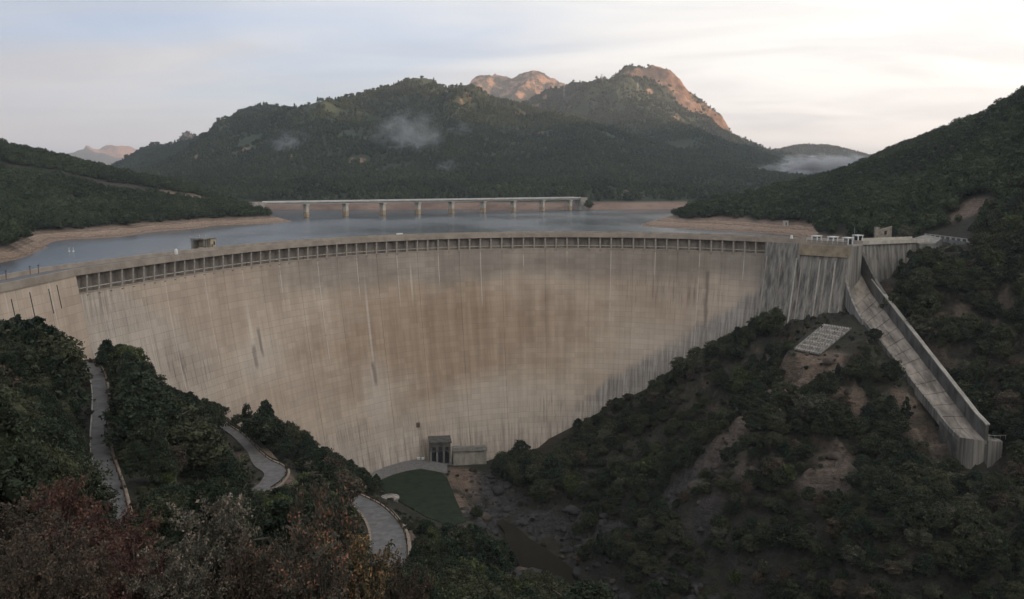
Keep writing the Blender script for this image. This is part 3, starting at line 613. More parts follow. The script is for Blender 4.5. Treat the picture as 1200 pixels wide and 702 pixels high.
# ------------------------------------------------------------------ dam
def dam_mat():
    m, n, l, b = new_mat('dam_concrete')
    uv = n.new('ShaderNodeUVMap'); uv.uv_map = 'UVMap'
    sp = n.new('ShaderNodeSeparateXYZ'); l.new(uv.outputs[0], sp.inputs[0]); s, v = sp.outputs[0], sp.outputs[1]
    def noise(su, sv, detail=6.0, rough=0.6, off=0.0, dist=0.0):
        mp = n.new('ShaderNodeMapping'); mp.inputs['Scale'].default_value = (su, sv, 1); mp.inputs['Location'].default_value = (off, off * 0.7, off)
        l.new(uv.outputs[0], mp.inputs[0]); t = N(n, 'ShaderNodeTexNoise', Scale=1.0, Detail=detail, Roughness=rough, Distortion=dist); l.new(mp.outputs[0], t.inputs['Vector']); return t.outputs[0]
    M = lambda op, a, b_=None, c=None, cl=False: mathn(n, l, op, a, b_, c, cl)
    MR = lambda x, a, b_, c=0.0, d=1.0: maprange(n, l, x, a, b_, c, d)
    MX = lambda f, a, b_, bl='MIX': mixc(n, l, f, a, b_, bl)
    streak = noise(0.30, 0.022, 6, 0.62); fine = noise(1.1, 0.06, 5, 0.7, 3.0); cloud = noise(0.022, 0.03, 5, 0.55, 7.0, 0.4); patch = noise(0.05, 0.12, 6, 0.6, 11.0)
    col = MX(MR(cloud, 0.35, 0.65), (0.425, 0.34, 0.268), (0.505, 0.42, 0.34))
    # ochre stain over the middle of the wall
    du = M('DIVIDE', M('SUBTRACT', s, OCH[0]), 80.0); dv = M('DIVIDE', M('SUBTRACT', v, OCH[1]), 26.0)
    och = MR(M('ADD', M('SQRT', M('ADD', M('MULTIPLY', du, du), M('MULTIPLY', dv, dv))), M('MULTIPLY', M('SUBTRACT', patch, 0.5), 1.3)), 0.35, 1.15, 1.0, 0.0)
    col = MX(M('MULTIPLY', och, 0.66), col, MX(MR(streak, 0.35, 0.65), (0.27, 0.188, 0.124), (0.345, 0.25, 0.175)))
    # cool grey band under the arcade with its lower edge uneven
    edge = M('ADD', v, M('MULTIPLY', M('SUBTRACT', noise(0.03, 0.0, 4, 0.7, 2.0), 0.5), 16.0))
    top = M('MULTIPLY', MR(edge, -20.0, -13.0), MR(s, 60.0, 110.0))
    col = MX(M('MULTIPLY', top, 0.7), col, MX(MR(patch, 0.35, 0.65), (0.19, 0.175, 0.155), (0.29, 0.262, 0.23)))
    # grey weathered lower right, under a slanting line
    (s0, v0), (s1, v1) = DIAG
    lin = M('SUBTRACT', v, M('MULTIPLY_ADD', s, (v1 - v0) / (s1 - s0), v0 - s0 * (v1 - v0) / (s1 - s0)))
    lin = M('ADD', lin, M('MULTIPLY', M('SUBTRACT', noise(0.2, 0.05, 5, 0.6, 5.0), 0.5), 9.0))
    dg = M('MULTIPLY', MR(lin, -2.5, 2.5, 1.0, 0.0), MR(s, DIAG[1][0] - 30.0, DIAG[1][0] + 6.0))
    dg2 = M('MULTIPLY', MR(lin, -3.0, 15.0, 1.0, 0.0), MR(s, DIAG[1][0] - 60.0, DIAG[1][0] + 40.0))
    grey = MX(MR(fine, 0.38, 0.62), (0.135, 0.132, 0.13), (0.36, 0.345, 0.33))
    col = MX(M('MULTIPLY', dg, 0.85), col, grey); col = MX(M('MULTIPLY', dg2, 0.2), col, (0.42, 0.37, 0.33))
    # pale streaked foot and left flank
    foot = MR(M('ADD', v, M('MULTIPLY', M('SUBTRACT', streak, 0.5), 30.0)), -78.0, -60.0, 1.0, 0.0)
    lft = M('MULTIPLY', MR(s, 75.0, 5.0), MR(M('ADD', v, M('MULTIPLY', s, 0.55)), 8.0, -4.0)); foot = M('MAXIMUM', foot, lft)
    col = MX(M('MULTIPLY', foot, 0.72), col, MX(MR(fine, 0.33, 0.60), (0.25, 0.22, 0.19), (0.54, 0.48, 0.42)))
    # two spots where leaking water has bleached the wall
    for (ps, pv), (ws, wv), k in PLUMES:
        a_ = M('DIVIDE', M('SUBTRACT', s, ps), ws); c_ = M('DIVIDE', M('SUBTRACT', v, pv), wv)
        d_ = M('ADD', M('SQRT', M('ADD', M('MULTIPLY', a_, a_), M('MULTIPLY', c_, c_))), M('MULTIPLY', M('SUBTRACT', cloud, 0.5), 0.8))
        col = MX(M('MULTIPLY', MR(d_, 0.2, 1.1, 1.0, 0.0), k), col, (0.55, 0.48, 0.41))
    wob = M('MULTIPLY', M('SUBTRACT', noise(0.3, 0.12, 2, 0.5, 9.0), 0.5), 2.0); swob = M('ADD', s, wob)
    for (ps, pt), ln in DARKSTREAKS:      # damp streaks
        a_ = MR(M('ABSOLUTE', M('SUBTRACT', swob, ps)), 0.2, 1.3, 1.0, 0.0)
        c_ = M('MULTIPLY', MR(v, pt - ln, pt - ln * 0.7), MR(v, pt + 1.0, pt - 1.0)); col = MX(M('MULTIPLY', M('MULTIPLY', a_, c_), 0.6), col, (0.12, 0.105, 0.095))
    for (ps, pv), (ws, wv) in RUNS:       # clusters of fine dark runs
        a_ = M('DIVIDE', M('SUBTRACT', s, ps), ws); c_ = M('DIVIDE', M('SUBTRACT', v, pv), wv)
        k_ = M('MULTIPLY', MR(M('SQRT', M('ADD', M('MULTIPLY', a_, a_), M('MULTIPLY', c_, c_))), 0.3, 1.1, 1.0, 0.0), MR(fine, 0.47, 0.62)); col = MX(M('MULTIPLY', k_, 0.6), col, (0.14, 0.12, 0.105))
    # vertical runs
    col = MX(1.0, col, MX(MR(streak, 0.3, 0.7), (0.90, 0.89, 0.88), (1.06, 1.06, 1.06)), 'MULTIPLY')
    col = MX(1.0, col, MX(MR(fine, 0.3, 0.7), (0.96, 0.96, 0.96), (1.03, 1.03, 1.03)), 'MULTIPLY')
    # lifts: the concrete was poured in two metre layers; formwork columns
    fz = M('FRACT', M('MULTIPLY', v, 0.5)); lift = M('MULTIPLY', MR(M('ABSOLUTE', M('SUBTRACT', fz, 0.5)), 0.44, 0.5), MR(patch, 0.3, 0.65, 0.15, 1.0))
    fs = M('FRACT', M('MULTIPLY', s, 0.5)); forml = M('MULTIPLY', MR(M('ABSOLUTE', M('SUBTRACT', fs, 0.5)), 0.44, 0.5), 0.5)
    col = MX(M('MULTIPLY', M('MAXIMUM', lift, forml), 0.31), col, (0.08, 0.07, 0.06))
    wn_ = n.new('ShaderNodeTexWhiteNoise'); wn_.noise_dimensions = '2D'
    cb = n.new('ShaderNodeCombineXYZ'); l.new(M('FLOOR', M('MULTIPLY', s, 0.25)), cb.inputs[0]); l.new(M('FLOOR', M('MULTIPLY', v, 0.5)), cb.inputs[1]); l.new(cb.outputs[0], wn_.inputs['Vector'])
    col = MX(1.0, col, MX(wn_.outputs['Value'], (0.93, 0.93, 0.93), (1.06, 1.06, 1.06)), 'MULTIPLY')
    # lime on the contraction joints
    js = M('ABSOLUTE', M('SUBTRACT', M('FRACT', M('DIVIDE', s, BLOCK)), 0.5))
    jid = n.new('ShaderNodeTexWhiteNoise'); jid.noise_dimensions = '1D'; l.new(M('FLOOR', M('ADD', M('DIVIDE', s, BLOCK), 0.5)), jid.inputs['W'])
    low = M('MULTIPLY_ADD', M('POWER', jid.outputs['Value'], 2.5), -40.0, -11.0)
    lime = M('MULTIPLY', MR(js, 0.486, 0.499), M('MULTIPLY', MR(M('SUBTRACT', v, low), -2.0, 3.0), MR(noise(0.2, 0.25, 3, 0.6, 4.0), 0.30, 0.5)))
    col = MX(M('MULTIPLY', lime, 0.7), col, (0.62, 0.57, 0.52))
    l.new(col, b.inputs['Base Color']); b.inputs['Roughness'].default_value = 0.92
    h = M('SUBTRACT', M('MULTIPLY', fine, 0.3), M('MAXIMUM', lift, forml)); bp = N(n, 'ShaderNodeBump', Strength=0.35, Distance=0.12); l.new(h, bp.inputs['Height']); l.new(bp.outputs[0], b.inputs['Normal'])
    return m
BAY = ARC / 66.0; BLOCK = BAY * 4
OCH = pix2sv(520, 395)
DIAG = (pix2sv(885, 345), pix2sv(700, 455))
PLUMES = [(pix2sv(305, 420), (17.0, 10.0), 0.6), (pix2sv(442, 460), (10.0, 17.0), 0.6), (pix2sv(600, 470), (38.0, 14.0), 0.6), (pix2sv(294, 388), (0.9, 11.0), 1.0), (pix2sv(433, 385), (0.7, 24.0), 1.0), (pix2sv(482, 330), (0.55, 9.0), 0.9), (pix2sv(150, 395), (22.0, 9.0), 0.4), (pix2sv(760, 400), (26.0, 9.0), 0.35)]
DARKSTREAKS = [(pix2sv(302, 385), 10.0), (pix2sv(297, 405), 8.0), (pix2sv(437, 425), 9.0), (pix2sv(830, 318), 24.0)]
RUNS = [(pix2sv(225, 438), (15.0, 10.0)), (pix2sv(205, 425), (6.0, 12.0)), (pix2sv(400, 520), (30.0, 9.0)), (pix2sv(640, 480), (12.0, 8.0)), (pix2sv(130, 385), (18.0, 7.0)), (pix2sv(780, 340), (30.0, 8.0))]
DAM_M = dam_mat()
GALL_M = simple_mat('arcade_concrete', (0.21, 0.185, 0.16), var=0.35, scale=0.4, stretch=(1, 1, 0.25))
PIER_M = simple_mat('arcade_pier_concrete', (0.33, 0.295, 0.26), var=0.2, scale=0.8)
DECK_M = simple_mat('parapet_concrete', (0.31, 0.265, 0.22), var=0.2, scale=0.25)

dam = empty('arch_dam', (*crest_xy(1.9), -82)); dam_base = np.array([*crest_xy(1.9), -82.0])
tag(dam, 'tall curved concrete arch dam stained ochre with a row of piers under its crest', 'dam')
def under(o, parent=dam):            # keep world geometry when parented
    o.parent = parent; o.matrix_parent_inverse = parent.matrix_world.inverted() if parent.matrix_world.translation.length else __import__('mathutils').Matrix.Translation(-parent.location)
    return o
def dam_block(s0, s1, zt=-6.0, zb=-92.0, nz=36, ns=7, face=None, name='dam_block', thick=(3.0, 14.0)):
    g = 0.045; face = face or face_pt
    ss = [s0 + 0.02, s0 + g] + list(np.linspace(s0 + g, s1 - g, ns))[1:-1] + [s1 - g, s1 - 0.02]
    dd = [-0.08, 0.0] + [0.0] * (ns - 2) + [0.0, -0.08]
    zs = np.linspace(zt, zb, nz); V = []; UV = []
    for z in zs:
        for s_, d_ in zip(ss, dd): V.append(face(s_, z, d_)); UV.append((s_, z))
    m_ = len(ss); Fc = [(j * m_ + i, j * m_ + i + 1, (j + 1) * m_ + i + 1, (j + 1) * m_ + i) for j in range(nz - 1) for i in range(m_ - 1)]
    nb = len(V)
    for z in (zt, zb):
        for s_ in (ss[0], ss[-1]): V.append(face(s_, z, -np.interp(z, [zb, zt], [thick[1], thick[0]]) - batter(z) * 0.4)); UV.append((s_, z))
    L = [j * m_ for j in range(nz)]; Rr = [j * m_ + m_ - 1 for j in range(nz)]
    Fc += [tuple(range(m_)) + (nb + 1, nb), tuple(L[::-1]) + (nb, nb + 2)[0:2] if False else tuple(L) + (nb + 2, nb), tuple(Rr[::-1]) + (nb + 1, nb + 3), (nb, nb + 1, nb + 3, nb + 2)]
    me = bpy.data.meshes.new(name); me.from_pydata([tuple(map(float, p)) for p in V], [], Fc)
    u = me.uv_layers.new(name='UVMap')
    for lp in me.loops: u.data[lp.index].uv = UV[lp.vertex_index]
    bm = bmesh.new(); bm.from_mesh(me); bmesh.ops.recalc_face_normals(bm, faces=bm.faces); bm.to_mesh(me); bm.free()
    me.materials.append(DAM_M); return under(link(name, me))
edges = [0.0] + list(np.arange(0.5, 16.6, 1.0) * BLOCK) ; edges = [e for e in edges if e < ARC - 1] + [ARC]
for a_, b_ in zip(edges[:-1], edges[1:]): dam_block(a_, b_)

def frame_at(th):
    p = crest_xy(th); q = crest_xy(th - 0.004); t = q - p; t /= np.hypot(*t); nrm = np.array([t[1], -t[0]])   # tangent to the right, normal downstream
    if np.dot(nrm, C0 - p) < 0: nrm = -nrm
    return p, t, nrm
# arcade: recessed wall, piers, walkway rail
path = []
for th in th_of(np.linspace(0, ARC, 133)):
    p, t, nm = frame_at(th); path.append(((p[0], p[1], 0), (nm[0], nm[1], 0), (0, 0, 1)))
under(MB().sweep(path, [(-1.5, -6.3), (-1.5, -1.45), (-3.2, -1.45), (-3.2, -6.3)]).build('gallery_wall', GALL_M))
under(MB().sweep(path, [(0.12, -6.22), (0.12, -5.9), (-1.6, -5.9), (-1.6, -6.22)]).build('gallery_ledge', DECK_M))
under(MB().sweep(path, [(-0.05, -5.02), (-0.05, -4.82), (-0.22, -4.82), (-0.22, -5.02)]).build('walkway_rail', CONC_L))
pm = MB(); pm.hexa([(-0.27, -0.0, -6.55), (0.27, 0, -6.55), (0.27, -1.7, -6.55), (-0.27, -1.7, -6.55), (-0.27, 0.25, -1.5), (0.27, 0.25, -1.5), (0.27, -1.7, -1.5), (-0.27, -1.7, -1.5)])
pm.hexa([(-0.32, 0.02, -6.9), (0.32, 0.02, -6.9), (0.32, -1.0, -6.9), (-0.32, -1.0, -6.9), (-0.32, 0.34, -6.552), (0.32, 0.34, -6.552), (0.32, -1.0, -6.552), (-0.32, -1.0, -6.552)])
pier_me = pm.mesh('pier'); pier_me.materials.append(PIER_M)
for k in range(67):
    p, t, nm = frame_at(th_of(min(max(k * BAY, 0.3), ARC - 0.3)))
    o = link('pier', pier_me, loc=(p[0], p[1], 0)); o.rotation_euler = (0, 0, math.atan2(t[1], t[0]))
    # local +y must point downstream
    if np.dot(np.array([-t[1], t[0]]), nm) < 0: o.rotation_euler = (0, 0, math.atan2(-t[1], -t[0]))
    under(o)
# crest road and parapets, from the left wing over the arch to the spillway
full = []
for y in (140, 150, 160, 170, 180, 190): full.append(((-100.9 + 0.0003 * (y - 203) ** 2 * 0, y, 0), (1, 0, 0), (0, 0, 1)))
P_END = np.array([112.6, 292.6])
for th in np.linspace(TH_L, math.atan2(293.4 - 225, 111.8 - 20), 110):
    p, t, nm = frame_at(th)
    full.append(((p[0], p[1], 0), (nm[0], nm[1], 0), (0, 0, 1)))
arch = full[6:]
under(MB().sweep(full, [(0.45, -1.5), (0.45, -0.95), (-8.2, -0.95), (-8.2, -1.5)]).build('crest_slab', DECK_M))
under(MB().sweep(full, [(0.1, -0.945), (0.1, -0.90), (-7.6, -0.90), (-7.6, -0.945)]).build('crest_road', ASPH))
under(MB().sweep(full, [(0.62, -1.72), (0.62, -0.05), (0.30, -0.05), (0.30, -1.72)]).build('downstream_parapet', DECK_M))
under(MB().sweep(full, [(-8.0, -1.6), (-8.0, 0.05), (-8.3, 0.05), (-8.3, -1.6)]).build('upstream_parapet', DECK_M))
under(MB().sweep(full, [(-1.3, -0.896), (-1.3, -0.78), (0.295, -0.78), (0.295, -0.896)]).build('footway', DECK_M))
# left wing wall: plain wall below the crest road, with dark drain slits
def wing_face(s_, z, out=0.0):       # s runs from the camera side (0) to the arch (64)
    off = 0.30 * max(0, -z - 1.5) * 0.5; return np.array([-100.6 + off + out, 140 + s_ + 0.0 * z, z])
for a_, b_ in ((0, 24), (24, 38), (38, 50), (50, 63.3)):
    dam_block(a_, b_, -1.55, -60, 20, 5, lambda s_, z, o_=0.0: wing_face(s_, z, o_), 'wing_block', (6.0, 8.0))
for y, z0, z1 in ((183, -3.0, -8.5), (190.5, -3.2, -8.6), (194.2, -2.8, -8.0), (176, -3.5, -9.0)):
    q0, q1 = wing_face(y - 140, z0), wing_face(y - 140, z1)
    under(MB().hexa([(q1[0] - 0.05, y - 0.14, z1), (q1[0] + 0.05, y - 0.14, z1), (q1[0] + 0.05, y + 0.14, z1), (q1[0] - 0.05, y + 0.14, z1), (q0[0] - 0.05, y - 0.14, z0), (q0[0] + 0.05, y - 0.14, z0), (q0[0] + 0.05, y + 0.14, z0), (q0[0] - 0.05, y + 0.14, z0)]).build('drain_slit', DARK))
# spillway blocks between the arch and the chute
A_, B_ = crest_xy(TH_R), P_END
tv = (B_ - A_) / np.linalg.norm(B_ - A_); nv = np.array([tv[1], -tv[0]]); nv = nv if np.dot(nv, C0 - A_) > 0 else -nv
LEN = np.linalg.norm(B_ - A_)
def spill_face(s_, z, out=0.0):
    off = 0.9 + 0.16 * max(0, -z - 1.5) + 0.0016 * max(0, -z - 8) ** 2
    p = A_ + tv * s_ + nv * (off + out); return np.array([p[0], p[1], z])
GREY_DAM = simple_mat('weathered_spillway_concrete', (0.19, 0.178, 0.16), var=0.6, scale=0.55, stretch=(1.6, 1.6, 0.06), bump=0.3)
for a_, b_, e_ in ((0.05, LEN * 0.44, 0.0), (LEN * 0.44, LEN * 0.72, 0.35), (LEN * 0.72, LEN, 0.7)):
    o = dam_block(a_, b_, -1.55, -60, 24, 4, lambda s_, z, o_=0.0, e_=e_: spill_face(s_, z, o_ + e_), 'spillway_block', (9.0, 12.0)); o.data.materials[0] = GREY_DAM
    # slender raised ribs down the face
    for q in np.linspace(a_ + 1.2, b_ - 1.2, 3):
        rb = MB(); zs = np.linspace(-6.5, -58, 14)
        rb.sweep([(spill_face(q, z, e_), (tv[0], tv[1], 0), (nv[0], nv[1], 0)) for z in zs], [(-0.22, -0.1), (0.22, -0.1), (0.22, 0.22), (-0.22, 0.22)])
        under(rb.build('face_rib', CONC if int(q * 7) % 3 else CONC_L))
cap = MB(); cap.hexa([(*(A_ + tv * (LEN * 0.44) + nv * 1.1), -5.2), (*(A_ + tv * LEN + nv * 1.1), -5.2), (*(A_ + tv * LEN + nv * 2.55), -5.2), (*(A_ + tv * (LEN * 0.44) + nv * 2.55), -5.2),
                      (*(A_ + tv * (LEN * 0.44) + nv * 1.1), -1.6), (*(A_ + tv * LEN + nv * 1.1), -1.6), (*(A_ + tv * LEN + nv * 2.3), -1.6), (*(A_ + tv * (LEN * 0.44) + nv * 2.3), -1.6)])
under(cap.build('spillway_beam', simple_mat('ochre_concrete', (0.27, 0.22, 0.155), var=0.3, scale=0.4)))
# right wing wall beyond the spillway opening
W0, W1 = np.array([119.5, 305.5]), np.array([150.0, 319.0]); wt = (W1 - W0) / np.linalg.norm(W1 - W0); wnm = np.array([wt[1], -wt[0]])
wl_ = np.linalg.norm(W1 - W0)
for a_, b_ in ((0.0, 11), (11, 22), (22, wl_)):
    mb = MB(); p0, p1 = W0 + wt * (a_ + 0.03), W0 + wt * (b_ - 0.03)
    mb.hexa([(*(p0 + wnm * 2.5), -26), (*(p1 + wnm * 2.5), -26), (*(p1 - wnm * 7), -26), (*(p0 - wnm * 7), -26), (*p0, -1.7), (*p1, -1.7), (*(p1 - wnm * 7), -1.7), (*(p0 - wnm * 7), -1.7)])
    under(mb.build('wing_block', GREY_DAM))
wp = [((*(W0 + wt * q), 0), (wnm[0], wnm[1], 0), (0, 0, 1)) for q in (-1, wl_)]
under(MB().sweep(wp, [(0.5, -1.695), (0.5, -1.15), (-7.5, -1.15), (-7.5, -1.695)]).build('crest_slab', CONC))
under(MB().sweep(wp, [(0.75, -1.9), (0.75, -0.55), (0.51, -0.55), (0.51, -1.9)]).build('downstream_parapet', CONC_L))
under(MB().sweep(wp, [(-7.2, -1.145), (-7.2, -0.3), (-7.45, -0.3), (-7.45, -1.145)]).build('upstream_parapet', CONC_L))
# bridge slab over the opening and the pier walls on each side
mb = MB(); mb.hexa([(*(P_END + nv * 0.3), -1.6), (*(W0 + wnm * 0.3), -1.6), (*(W0 - wnm * 6), -1.6), (*(P_END - nv * 7), -1.6), (*(P_END + nv * 0.3), -1.0), (*(W0 + wnm * 0.3), -1.0), (*(W0 - wnm * 6), -1.0), (*(P_END - nv * 7), -1.0)])
under(mb.build('crest_slab', CONC))

# ------------------------------------------------------------------ spillway chute
chute = empty('spillway_chute', tuple((CH_L1 + CH_R1) / 2 - (0, 0, 8))); tag(chute, 'long straight concrete spillway chute with a high right wall running down from the dam', 'spillway')
TMat = __import__('mathutils').Matrix.Translation
def und(o, parent): o.parent = parent; o.matrix_parent_inverse = TMat(-Vector(parent.location)); return o
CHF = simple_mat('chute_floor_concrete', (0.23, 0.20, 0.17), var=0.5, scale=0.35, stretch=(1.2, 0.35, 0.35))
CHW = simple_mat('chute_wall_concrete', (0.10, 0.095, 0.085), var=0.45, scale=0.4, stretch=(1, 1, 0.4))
ch_dir = ((CH_L1 + CH_R1) - (CH_L0 + CH_R0)) / 2
def ch_pt(t, w, up=0.0):              # t along, w across 0..1, height above the floor
    a_ = CH_L0 + (CH_L1 - CH_L0) * t; b_ = CH_R0 + (CH_R1 - CH_R0) * t; p = a_ + (b_ - a_) * w
    lift = 0.0
    if t < 0: lift = 10 * (-t) ** 1.15 * 2.2      # ogee up to the sill
    if t > 0.93: lift = 40 * (t - 0.93) ** 2 * 3   # flip bucket
    return p + np.array([0, 0, lift + up])
tt = np.linspace(0.0, 1.0, 15)
for a_, b_ in zip(tt[:-1], tt[1:]):
    for w0, w1 in ((0.0, 0.5), (0.5, 1.0)):
        g = 0.0022; gw = 0.008; up = random.uniform(-0.05, 0.05)
        q = [ch_pt(a_ + g, w0 + gw, up), ch_pt(a_ + g, w1 - gw, up), ch_pt(b_ - g, w1 - gw, up), ch_pt(b_ - g, w0 + gw, up)]
        und(MB().hexa([p - (0, 0, 0.8) for p in q] + q).build('floor_slab', CHF), chute)
    up0, up1 = 5.2, 5.2
    q = []
    for up in (-1.5, 4.0): q += [ch_pt(a_ + 0.001, 1.003, up), ch_pt(b_ - 0.001, 1.003, up), ch_pt(b_ - 0.001, 1.003, up) + (0.9, 0.25, 0), ch_pt(a_ + 0.001, 1.003, up) + (0.9, 0.25, 0)]
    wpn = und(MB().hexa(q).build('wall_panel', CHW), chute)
    q = []
    for up in (4.002, 4.35): q += [ch_pt(a_, 0.996, up), ch_pt(b_, 0.996, up), ch_pt(b_, 0.996, up) + (1.25, 0.3, 0), ch_pt(a_, 0.996, up) + (1.25, 0.3, 0)]
    MB().hexa(q).build('coping', CONC).parent = wpn
    q = []
    for up in (-2.4, 0.45): q += [ch_pt(a_ + 0.001, -0.07, up), ch_pt(b_ - 0.001, -0.07, up), ch_pt(b_ - 0.001, -0.003, up), ch_pt(a_ + 0.001, -0.003, up)]
    und(MB().hexa(q).build('kerb', GREY_DAM), chute)
# sub-base so that no gap shows between the slabs
und(MB().hexa([ch_pt(0, 0, -2.6), ch_pt(0, 1, -2.6), ch_pt(0.99, 1, -2.6), ch_pt(0.99, 0, -2.6), ch_pt(0, 0, -0.85), ch_pt(0, 1, -0.85), ch_pt(0.93, 1, -0.85), ch_pt(0.93, 0, -0.85)]).build('sub_base', CHW), chute)
# ogee head up to the sill under the crest bridge
og = MB(); sill = []
for t in np.linspace(-0.22, 0.0, 9): sill += [ch_pt(t, 0.0), ch_pt(t, 1.0)]
og.add(sill + [p - (0, 0, 3) for p in sill], [(2 * i, 2 * i + 1, 2 * i + 3, 2 * i + 2) for i in range(8)] + [(18 + 2 * i, 18 + 2 * i + 1, 18 + 2 * i + 3, 18 + 2 * i + 2) for i in range(8)] + [(2 * i, 2 * i + 2, 20 + 2 * i, 18 + 2 * i) for i in range(8)] + [(2 * i + 1, 2 * i + 3, 21 + 2 * i, 19 + 2 * i) for i in range(8)])
und(og.build('ogee_crest', CHF), chute)
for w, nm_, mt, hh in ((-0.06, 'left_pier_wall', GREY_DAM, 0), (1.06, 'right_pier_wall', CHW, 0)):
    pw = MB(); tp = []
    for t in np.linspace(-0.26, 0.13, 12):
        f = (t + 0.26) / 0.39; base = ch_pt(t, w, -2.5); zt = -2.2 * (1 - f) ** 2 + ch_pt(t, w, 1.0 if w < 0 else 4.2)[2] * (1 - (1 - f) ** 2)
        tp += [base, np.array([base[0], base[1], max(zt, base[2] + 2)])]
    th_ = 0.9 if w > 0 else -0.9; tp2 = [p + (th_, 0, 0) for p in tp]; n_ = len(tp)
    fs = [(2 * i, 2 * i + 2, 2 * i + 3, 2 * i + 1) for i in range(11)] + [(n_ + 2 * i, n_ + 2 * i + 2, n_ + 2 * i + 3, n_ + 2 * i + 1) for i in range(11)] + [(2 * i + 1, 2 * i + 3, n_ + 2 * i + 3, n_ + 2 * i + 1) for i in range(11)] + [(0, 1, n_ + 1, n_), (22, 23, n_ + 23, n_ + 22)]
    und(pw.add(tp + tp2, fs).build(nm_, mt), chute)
# bucket body at the lower end and the platform beside it
q0, q1, q2, q3 = ch_pt(0.86, -0.075), ch_pt(0.86, 1.12), ch_pt(1.0, 1.12), ch_pt(1.0, -0.075)
zb = CH_L1[2] - 11
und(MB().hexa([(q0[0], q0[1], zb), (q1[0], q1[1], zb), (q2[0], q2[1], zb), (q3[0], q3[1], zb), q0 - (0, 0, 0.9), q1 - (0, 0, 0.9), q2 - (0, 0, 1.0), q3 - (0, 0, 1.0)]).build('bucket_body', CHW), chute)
lipm = MB(); lp = [ch_pt(1.0, w, -0.05 + 0.25 * math.sin(w * math.pi)) + np.array([0, -1.2 * math.sin(w * math.pi), 0]) for w in np.linspace(-0.07, 1.12, 9)]
inn = [ch_pt(0.985, w, -0.3) for w in np.linspace(-0.07, 1.12, 9)]
lv = lp + inn + [np.array([p[0], p[1], zb - 1]) for p in lp]
lipm.add(lv, [(i, i + 1, 10 + i, 9 + i) for i in range(8)] + [(i, i + 1, 19 + i, 18 + i) for i in range(8)])
und(lipm.build('bucket_lip', GREY_DAM), chute)
pf = ch_pt(1.0, 1.12); und(MB().box((pf[0] + 1.9, pf[1] + 3.0, pf[2] - 6.0), (3.6, 6.5, 12)).build('end_platform', GREY_DAM), chute)
und(MB().box((pf[0] + 5.6, pf[1] + 1.0, pf[2] - 8.6), (3.0, 3.6, 1.2)).build('platform_step', CONC_L), chute)
rl = MB()
for q in np.linspace(0, 4.2, 4): rl.bar((pf[0] + 0.2 + q, pf[1] - 0.1, pf[2] + 0.4), (pf[0] + 0.2 + q, pf[1] - 0.1, pf[2] + 1.5), 0.05, 5)
rl.bar((pf[0] + 0.1, pf[1] - 0.1, pf[2] + 1.5), (pf[0] + 4.5, pf[1] - 0.1, pf[2] + 1.5), 0.05, 5)
und(rl.build('platform_railing', GALV), chute)
# stepped concrete apron below the spillway blocks: rows of pale beams
apron = empty('concrete_apron', tuple(APRON[0])); tag(apron, 'pale grid of concrete beams laid on the slope at the foot of the spillway blocks', 'apron')
def ap(u, v, h=0.0):
    a_, b_, c_, d_ = APRON; return (a_ * (1 - u) + d_ * u) * (1 - v) + (b_ * (1 - u) + c_ * u) * v + np.array([0, 0, h])
und(MB().hexa([ap(0, 0, -2), ap(1, 0, -2), ap(1, 1, -2), ap(0, 1, -2), ap(0, 0, 0.3), ap(1, 0, 0.3), ap(1, 1, 0.3), ap(0, 1, 0.3)]).build('slab', ROCK_D), apron)
for k in range(11):
    u = k / 10
    und(MB().hexa([ap(u - 0.016, 0, 0.31), ap(u + 0.022, 0, 0.31), ap(u + 0.022, 1, 0.31), ap(u - 0.022, 1, 0.31), ap(u - 0.022, 0, 0.8), ap(u + 0.022, 0, 0.8), ap(u + 0.022, 1, 0.8), ap(u - 0.022, 1, 0.8)]).build('beam', GREY_DAM), apron)
for k in range(7):
    v = 0.03 + k / 6.4; v = min(v, 0.97)
    und(MB().hexa([ap(0, v - 0.02, 0.31), ap(1, v - 0.02, 0.31), ap(1, v + 0.02, 0.31), ap(0, v + 0.02, 0.31), ap(0, v - 0.02, 0.7), ap(1, v - 0.02, 0.7), ap(1, v + 0.02, 0.7), ap(0, v + 0.02, 0.7)]).build('cross_beam', CONC), apron)

# ------------------------------------------------------------------ things on the crest
def crest_frame_px(px):
    """crest station seen at a pixel column"""
    ths = np.linspace(TH_L, 0.62, 600); P = crest_xy(ths); x = CX + F_PX * P[:, 0] / (P[:, 1] * math.cos(PITCH) + 20 * math.sin(PITCH))
    th = ths[np.argmin(np.abs(x - px))]; return frame_at(th)
def local(p, t, nm, a, b, z): q = np.asarray(p) + np.asarray(t) * a + np.asarray(nm) * b; return (q[0], q[1], z)
def lbox(mb, p, t, nm, a0, a1, b0, b1, z0, z1):
    return mb.hexa([local(p, t, nm, a0, b0, z0), local(p, t, nm, a1, b0, z0), local(p, t, nm, a1, b1, z0), local(p, t, nm, a0, b1, z0), local(p, t, nm, a0, b0, z1), local(p, t, nm, a1, b0, z1), local(p, t, nm, a1, b1, z1), local(p, t, nm, a0, b1, z1)])
